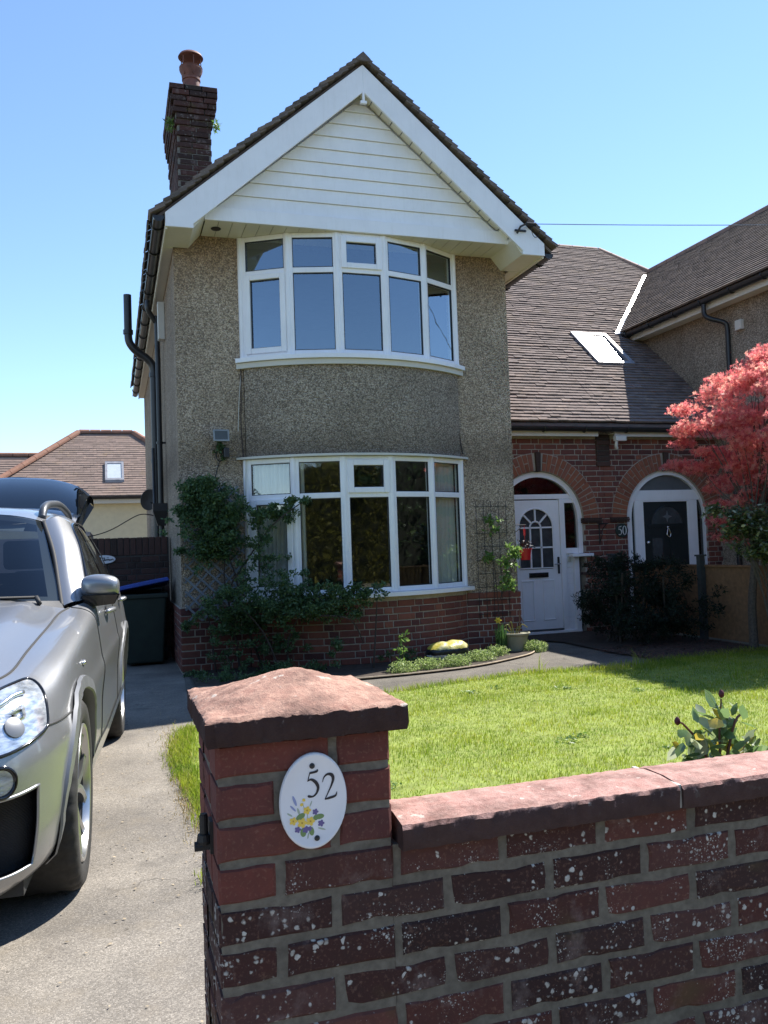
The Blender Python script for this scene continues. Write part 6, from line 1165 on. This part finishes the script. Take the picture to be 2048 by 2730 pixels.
for sx in (1, -1):
    f, edge = fill(hl, .005); fx = lambda m_: MB().add([(sx*x, y, z) for x, y, z in m_.v], [q if sx > 0 else q[::-1] for q in m_.f])
    H = link('headlight', fx(f), M['hl'], CAR, True, local=True); link('lamp_seal', fx(MB().tube(edge+[edge[0]], .006, 6)), M['gloss'], H, True)
    for (s, v, r2, mt_) in ((2.6, 6.35, .046, M['alloy']), (2.6, 6.35, .03, M['cglass']), (3.3, 6.2, .034, M['satin']), (3.3, 6.2, .028, M['hl'])):
        c = WO(s, v, .007 if mt_ is M['alloy'] else .009); n = Wn(s, v); a_ = np.cross(n, (0, 0, 1)); a_ /= np.linalg.norm(a_); b2 = np.cross(a_, n); R_ = [tuple(c+r2*(a_*cos(t)+b2*sin(t))) for t in np.linspace(0, 2*pi, 24, endpoint=False)]; link('projector', fx(MB().add(R_+[tuple(c+n*.012)], [(j, (j+1) % 24, 24) for j in range(24)])), mt_, H, True)
        if mt_ is M['alloy'] and s < 3: link('light_ring', fx(MB().tube([tuple(np.array(p)+n*.004) for p in R_+[R_[0]]], .0035, 6)), plain('pale light ring', (.45, .47, .5), .2), H, True)
    link('brow', fx(MB().tube([tuple(WO(s, 7.55-.25*abs(s-3.8), .012)) for s in np.linspace(2.4, 4.1, 20)], .008, 6)), plain('chrome brow', (.75, .77, .8), .15, .9), H, True)
    # fog lamp
    c = WO(2.82, 3.85, .004); n = Wn(2.82, 3.85); a_ = np.cross(n, (0, 0, 1)); a_ /= np.linalg.norm(a_); b2 = np.cross(a_, n); R_ = lambda r2, o2: [tuple(c+n*o2+r2*(a_*cos(t)+b2*sin(t))) for t in np.linspace(0, 2*pi, 28, endpoint=False)]
    FG = link('fog_lamp', fx(MB().add(R_(.052, .003)+R_(.044, .012)+R_(.038, -.002), [(i*28+j, i*28+(j+1) % 28, (i+1)*28+(j+1) % 28, (i+1)*28+j) for i in range(2) for j in range(28)])), M['gloss'], CAR, True, local=True); link('fog_lens', fx(MB().add(R_(.038, .0), [tuple(range(28))])), M['hl'], FG)
    # bumper seam, door gaps
    link('panel_gap', fx(MB().tube([tuple(WO(s, v, .0005)) for s, v in zip(np.linspace(4.2, 5.42, 12), np.linspace(5.45, 4.85, 12))], .004, 5)), M['rubber'], CAR, local=True)
    for s0, sv in ((8.25, 8.9), (10.05, 8.9)): link('door_gap', fx(MB().tube([tuple(WO(s0+(.08*sin((v-1)/8*pi)), v, .0005)) for v in np.linspace(1.6, 8.95, 24)], .004, 5)), M['rubber'], CAR, local=True)
    for s0 in (9.62, 11.2):
        hp = [tuple(WO(s0-.28+.28*t, 6.9, .012+.034*sin(pi*t))) for t in np.linspace(0, 1, 9)]; DH = link('door_handle', fx(MB().tube(hp, [.011, .013, .014, .014, .014, .014, .014, .013, .011], 8)), M['paint'], CAR, True, local=True); c = np.array(WO(s0-.14, 6.95, .002)); link('recess', fx(MB().lathe([(.001, 0), (.03, .0), (.034, .002)], 16, M=Matrix.Translation(tuple(c)) @ Matrix.Rotation(pi/2, 4, 'Y'))), M['gloss'], DH, True)
    link('side_marker', fx(MB().tube([tuple(WO(6.55+.12*t, 5.9, .004)) for t in np.linspace(0, 1, 5)], [.004, .009, .011, .009, .004], 8)), M['alloy'], CAR, True, local=True)
    link('sill_trim', fx(MB().grid([tuple(WO(s, v, .006)) for s in np.linspace(7.05, 11.25, 24) for v in (.1, .7, 1.3, 1.7)], 24, 4)), M['paint'], CAR, True, local=True)
# greenhouse
def lerp3(a, b, t): return np.array(a)*(1-t)+np.array(b)*t
def loft(A, B, nu, nv, bulge=(0, 0, 0)):
    A, B = catmull(A, 8), catmull(B, 8); V = []
    for i in range(nu):
        t = i/(nu-1)*(len(A)-1); k = min(int(t), len(A)-2); a = lerp3(A[k], A[k+1], t-k); t2 = i/(nu-1)*(len(B)-1); k2 = min(int(t2), len(B)-2); b_ = lerp3(B[k2], B[k2+1], t2-k2)
        for j in range(nv): u = j/(nv-1); V.append(tuple(lerp3(a, b_, u)+np.array(bulge)*4*u*(1-u)))
    return MB().grid(V, nu, nv)
WSB = [(0, .60, 1.085), (.30, .635, 1.078), (.58, .72, 1.058), (.745, .84, 1.045)]; WST = [(0, 1.36, 1.545), (.25, 1.375, 1.54), (.46, 1.41, 1.52), (.585, 1.47, 1.488)]
link('windscreen', mirror(loft(WSB, WST, 24, 12, (0, -.012, .012))), M['wglass'], CAR, True, local=True)
WE = [(.745, .84, 1.045), (.715, .98, 1.15), (.665, 1.2, 1.32), (.585, 1.47, 1.488)]; WE2 = [(.815, .88, 1.065), (.785, 1.02, 1.165), (.735, 1.26, 1.35), (.655, 1.55, 1.52)]; WE3 = [(.865, .98, 1.078), (.838, 1.10, 1.165), (.785, 1.34, 1.34), (.715, 1.62, 1.465)]
pair('a_pillar', MB().add(*(lambda m_: (m_.v, m_.f))(loft(WE, WE2, 20, 5, (.008, -.006, .008)))).add(*(lambda m_: (m_.v, m_.f))(loft(WE2, WE3, 20, 5, (.012, 0, .004)))), M['paint'], 60)
pair('screen_seal', MB().tube([tuple(p) for p in catmull(WE, 6)], .011, 6), M['rubber'])
frit = [lerp3(a, b_, .05) for a, b_ in zip(WSB, WST)]; link('scuttle', mirror(loft([(0, .585, 1.078), (.30, .62, 1.070), (.58, .70, 1.05), (.76, .80, 1.035)], [tuple(np.array(p)+np.array((0, -.004, .004))) for p in frit], 20, 3)), M['trim'], CAR, True, local=True)
link('wiper', MB().tube([(-.35, .66, 1.108), (.1, .665, 1.112), (.64, .765, 1.098)], .008, 6).tube([(.64, .765, 1.098), (.66, .72, 1.07)], .012, 6).tube([(-.75, .85, 1.11), (-.5, .72, 1.11), (-.1, .675, 1.116)], .008, 6), M['rubber'], CAR, True, local=True)
RC0 = [(0, 1.36, 1.545), (0, 1.7, 1.592), (0, 2.2, 1.612), (0, 2.8, 1.592), (0, 3.2, 1.55)]; RM = [(.42, 1.40, 1.526), (.44, 1.72, 1.572), (.45, 2.2, 1.594), (.45, 2.8, 1.574), (.44, 3.2, 1.532)]; RE = [(.585, 1.47, 1.488), (.59, 1.74, 1.532), (.585, 2.2, 1.556), (.565, 2.8, 1.538), (.54, 3.2, 1.50)]; RO = [(.655, 1.55, 1.50), (.66, 1.8, 1.52), (.652, 2.2, 1.528), (.628, 2.8, 1.505), (.60, 3.2, 1.455)]; RS2 = [(.715, 1.62, 1.465), (.712, 1.85, 1.482), (.702, 2.2, 1.486), (.675, 2.75, 1.46), (.65, 3.1, 1.40)]
rf = MB()
for A, B in ((RC0, RM), (RM, RE), (RE, RO), (RO, RS2)): m_ = loft(A, B, 30, 6, (0, 0, .005)); rf.add(m_.v, m_.f)
link('roof', mirror(rf), M['paint'], CAR, True, 60, local=True)
for sx in (1, -1):
    q = catmull([(.565, 1.56, 1.512), (.568, 1.62, 1.570), (.575, 1.78, 1.602), (.582, 2.2, 1.622), (.572, 2.7, 1.602), (.562, 2.92, 1.58), (.555, 3.0, 1.535)], 6); link('roof_rail', MB().tube([(sx*p[0], p[1], p[2]) for p in q], .023, 10), M['rail'], CAR, True, local=True)
BEL = [(.872, .95, 1.07), (.882, 1.3, 1.075), (.885, 1.9, 1.085), (.885, 2.6, 1.10), (.875, 3.2, 1.115)]; TOP = [(.868, .97, 1.08), (.785, 1.34, 1.34), (.72, 1.62, 1.462), (.706, 2.1, 1.486), (.688, 2.6, 1.47), (.665, 3.05, 1.395)]
GB = [(.868, .96, 1.07), (.877, 1.15, 1.072), (.884, 1.5, 1.08), (.88, 2.1, 1.09), (.862, 2.7, 1.103), (.83, 3.2, 1.115)]
pair('side_window', loft(GB, TOP, 36, 8, (.012, 0, 0)), M['sglass'])
pair('window_trim', MB().tube([tuple(p) for p in catmull(TOP, 6)], .012, 6).tube([tuple(np.array(p)+np.array((.006, 0, 0))) for p in catmull(GB, 6)], .011, 6), M['gloss'])
for y0, y1 in ((1.83, 1.93), (2.66, 2.74)):
    for sx in (1, -1): link('door_pillar', MB().add([(sx*(.893-.02*(y0 > 2)), y0-.05, 1.085), (sx*(.893-.02*(y0 > 2)), y1-.05, 1.085), (sx*(.722-.03*(y0 > 2)), y1+.05, 1.478), (sx*(.724-.03*(y0 > 2)), y0+.05, 1.48), (sx*(.822-.025*(y0 > 2)), (y0+y1)/2-.05, 1.29), (sx*(.822-.025*(y0 > 2)), (y0+y1)/2+.05, 1.29)], [(0, 1, 5, 4), (4, 5, 2, 3)]), M['gloss'], CAR, local=True)
pair('rear_pillar', loft([(.83, 3.2, 1.115), (.82, 3.45, 1.10)], [(.665, 3.05, 1.395), (.62, 3.3, 1.40)], 6, 6), M['paint'])
link('dashboard', MB().grid([(x, y, z-.02*abs(x)) for x in np.linspace(-.74, .74, 9) for y, z in ((.80, 1.03), (.95, 1.05), (1.15, 1.05), (1.3, .98), (1.32, .7))], 9, 5), M['trim'], CAR, True, local=True)
link('cabin_floor', MB().box(-.75, .75, .9, 3.3, .45, .5), M['dark'], CAR, local=True)
for sx in (1, -1):
    for yy in (1.95, 2.75):
        S_ = link('seat', MB().box(sx*.38-.23, sx*.38+.23, yy-.55, yy, .5, .68).add([(sx*.38-.23, yy-.05, .65), (sx*.38+.23, yy-.05, .65), (sx*.38+.2, yy+.18, 1.2), (sx*.38-.2, yy+.18, 1.2), (sx*.38-.23, yy+.07, .65), (sx*.38+.23, yy+.07, .65), (sx*.38+.2, yy+.28, 1.2), (sx*.38-.2, yy+.28, 1.2)], [(0, 1, 2, 3), (7, 6, 5, 4), (3, 2, 6, 7), (0, 3, 7, 4), (1, 5, 6, 2)]), M['trim'], CAR, local=True); bevel(S_, .03, 3)
        bevel(link('headrest', MB().box(sx*.38-.13, sx*.38+.13, yy+.19, yy+.28, 1.22, 1.40), M['trim'], S_), .03, 3)
    bevel(link('sun_visor', MB().add([(sx*x, y, z) for x, y, z in ((.12, 1.28, 1.455), (.5, 1.33, 1.43), (.5, 1.44, 1.48), (.12, 1.40, 1.51), (.12, 1.285, 1.46), (.5, 1.335, 1.435), (.5, 1.445, 1.488), (.12, 1.405, 1.518))], [(0, 1, 2, 3), (7, 6, 5, 4), (0, 4, 5, 1), (1, 5, 6, 2), (2, 6, 7, 3), (3, 7, 4, 0)]), plain('pale visor cloth', (.55, .53, .48), .8), CAR, local=True), .006)
link('steering_wheel', MB().tube([(.38+.17*cos(a), 1.42-.05*sin(a), .98+.16*sin(a)) for a in np.linspace(0, 2*pi, 24)], .014, 8), M['rubber'], CAR, True, local=True)
def ws_pt(u, t): # u 0 centre..1 side, t 0 bottom..1 top
    A, B = catmull(WSB, 8), catmull(WST, 8); k = u*(len(A)-1); i = min(int(k), len(A)-2); a = lerp3(A[i], A[i+1], k-i); b_ = lerp3(B[i], B[i+1], k-i); return lerp3(a, b_, t)+np.array((0, .006-.012*4*t*(1-t), -.004+.012*4*t*(1-t)))
fr_ = MB(); fr_.grid([tuple(ws_pt(u, t)) for u in np.linspace(.86, 1, 4) for t in np.linspace(0, 1, 12)], 4, 12); fr_.grid([tuple(ws_pt(u, t)) for u in np.linspace(0, .86, 14) for t in (.93, 1)], 14, 2); fr_.grid([tuple(ws_pt(u, t)) for u in np.linspace(0, .86, 14) for t in (0, .1)], 14, 2); pair('screen_border', fr_, M['trim'])
# raised tailgate
TG0 = [(0, 3.22, 1.56), (.3, 3.21, 1.548), (.5, 3.19, 1.52), (.57, 3.17, 1.485)]; TG1 = [(0, 3.45, 1.68), (.3, 3.44, 1.67), (.52, 3.42, 1.635), (.60, 3.40, 1.60)]; TG2 = [(0, 4.02, 1.955), (.3, 4.0, 1.935), (.52, 3.95, 1.87), (.62, 3.88, 1.79)]; TG3 = [(0, 4.14, 1.955), (.3, 4.12, 1.935), (.53, 4.06, 1.862), (.65, 3.96, 1.765)]
link('roof_spoiler', mirror(loft(TG0, TG1, 20, 6, (0, -.02, .035))), M['paint'], CAR, True, local=True); link('tailgate', mirror(loft(TG2, TG3, 20, 4, (0, 0, .02))), M['paint'], CAR, True, local=True); link('rear_window', mirror(loft(TG1, TG2, 20, 8, (0, -.02, .02))), M['cglass'], CAR, True, local=True)
low = lambda L: [tuple(np.array(p)+np.array((0, .05, -.06))) for p in L]; link('tailgate_lining', mirror(loft(low(TG0), low(TG3), 20, 4)), M['trim'], CAR, True, local=True); pair('tailgate_edge', loft([TG0[3], TG1[3], TG2[3], TG3[3]], [low(TG0)[3], low(TG1)[3], low(TG2)[3], low(TG3)[3]], 16, 3), M['gloss'])
pair('gas_strut', MB().tube([(.52, 3.45, 1.10), (.50, 3.75, 1.68)], .012, 8), M['trim'])
# mirrors
for sx in (1, -1):
    V = []; nu, nv2 = 22, 26
    for i in range(nu):
        ph = -pi/2+pi*i/(nu-1)
        for j in range(nv2):
            th = 2*pi*j/(nv2-1); se = lambda t, p: math.copysign(abs(t)**p, t)
            x = .093*se(sin(ph), .75); rz = abs(cos(ph))**.55; y = .062*rz*se(cos(th), .8); z = .058*rz*se(sin(th), .75)
            V.append((sx*(.918+x), .955+y+.15*max(0, x)*.5, 1.135+z-.28*max(0, x)**1.0*.35))
    MR = link('wing_mirror', MB().grid(V, nu, nv2), M['paint'], CAR, True, local=True)
    link('mirror_base', MB().add([(sx*x, y, z) for x, y, z in ((.85, .905, 1.030), (.985, .91, 1.042), (.985, .99, 1.042), (.85, 1.0, 1.03), (.835, .89, 1.09), (1.006, .895, 1.088), (1.01, 1.0, 1.088), (.835, 1.01, 1.09), (.80, .95, 1.02), (.80, 1.04, 1.02), (.80, .95, 1.055), (.80, 1.04, 1.055))], [(0, 1, 2, 3), (0, 4, 5, 1), (1, 5, 6, 2), (2, 6, 7, 3), (8, 10, 4, 0), (9, 3, 7, 11), (10, 11, 7, 4), (8, 0, 3, 9)]), M['gloss'], MR, True, 40); link('mirror_glass', MB().box(min(sx*.85, sx*.99), max(sx*.85, sx*.99), 1.0, 1.012, 1.075, 1.165), M['cglass'], MR)
# wheels
def wheel(sx, ay):
    Mw = Matrix.Translation((sx*.80, ay, .36)) @ Matrix.Rotation(sx*pi/2, 4, 'Y'); k = 132; V = []
    prof = [(.262, -.105), (.30, -.118), (.335, -.116), (.352, -.104), (.3595, -.08), (.36, -.04), (.36, .0), (.36, .04), (.3595, .08), (.352, .104), (.335, .116), (.30, .118), (.268, .108), (.258, .095)]
    for q, (r2, z) in enumerate(prof):
        for j in range(k):
            rr_ = r2
            if q in (3, 4, 8, 9) and j % 4 == 0: rr_ -= .007
            if q in (5, 7): rr_ -= .006
            V.append(tuple(Mw @ Vector((rr_*cos(2*pi*j/k), rr_*sin(2*pi*j/k), z))))
    n = len(prof); W_ = link('wheel', MB(), M['tyre'], CAR, local=True); T = link('tyre', MB().add(V, [(i*k+j, i*k+(j+1) % k, (i+1)*k+(j+1) % k, (i+1)*k+j) for i in range(n-1) for j in range(k)]), M['tyre'], W_, True, 45)
    link('rim', MB().lathe([(.262, .108), (.258, .114), (.248, .112), (.240, .10), (.236, .085)], 48, M=Mw).lathe([(.001, .085), (.035, .085), (.045, .075), (.05, .05)], 24, M=Mw), M['alloy'], W_, True, 40); link('rim_barrel', MB().lathe([(.238, .086), (.230, .02), (.222, -.08)], 48, M=Mw), M['trim'], W_, True); link('brake_disc', MB().lathe([(.02, .0), (.165, .0), (.165, -.02), (.02, -.02)], 32, M=Mw).lathe([(.02, -.05), (.222, -.055)], 32, M=Mw), M['rubber'], W_, True, 40)
    for i in range(5):
        for dv in (-1, 1):
            a0 = 2*pi*i/5+.3; sp_ = MB(); Lf = []; 
            pts = [(.03, a0), (.10, a0+dv*.10), (.17, a0+dv*.22), (.245, a0+dv*.36)]; ws = (.02, .017, .018, .024); zs = (.082, .088, .096, .102); V = []
            for (r2, a), w2, z in zip(catmull([np.array(p) for p in pts], 4), np.interp(np.arange(13), (0, 4, 8, 12), ws), np.interp(np.arange(13), (0, 4, 8, 12), zs)):
                c = Vector((r2*cos(a), r2*sin(a), z)); tg = Vector((-sin(a), cos(a), 0)); V += [tuple(Mw @ (c-tg*w2+Vector((0, 0, -.006)))), tuple(Mw @ c), tuple(Mw @ (c+tg*w2+Vector((0, 0, -.006)))), tuple(Mw @ (c+tg*w2*.8+Vector((0, 0, -.035)))), tuple(Mw @ (c-tg*w2*.8+Vector((0, 0, -.035))))]
            sp_.add(V, [(5*q+j, 5*q+(j+1) % 5, 5*q+5+(j+1) % 5, 5*q+5+j) for q in range(12) for j in range(5)]); link('spoke', sp_, M['alloy'], W_, True, 30)
for sx in (1, -1):
    for ay in (0, 2.81): wheel(sx, ay)
link('underbody', MB().box(-.78, .78, -.6, 3.5, .2, .3), M['rubber'], CAR, local=True)
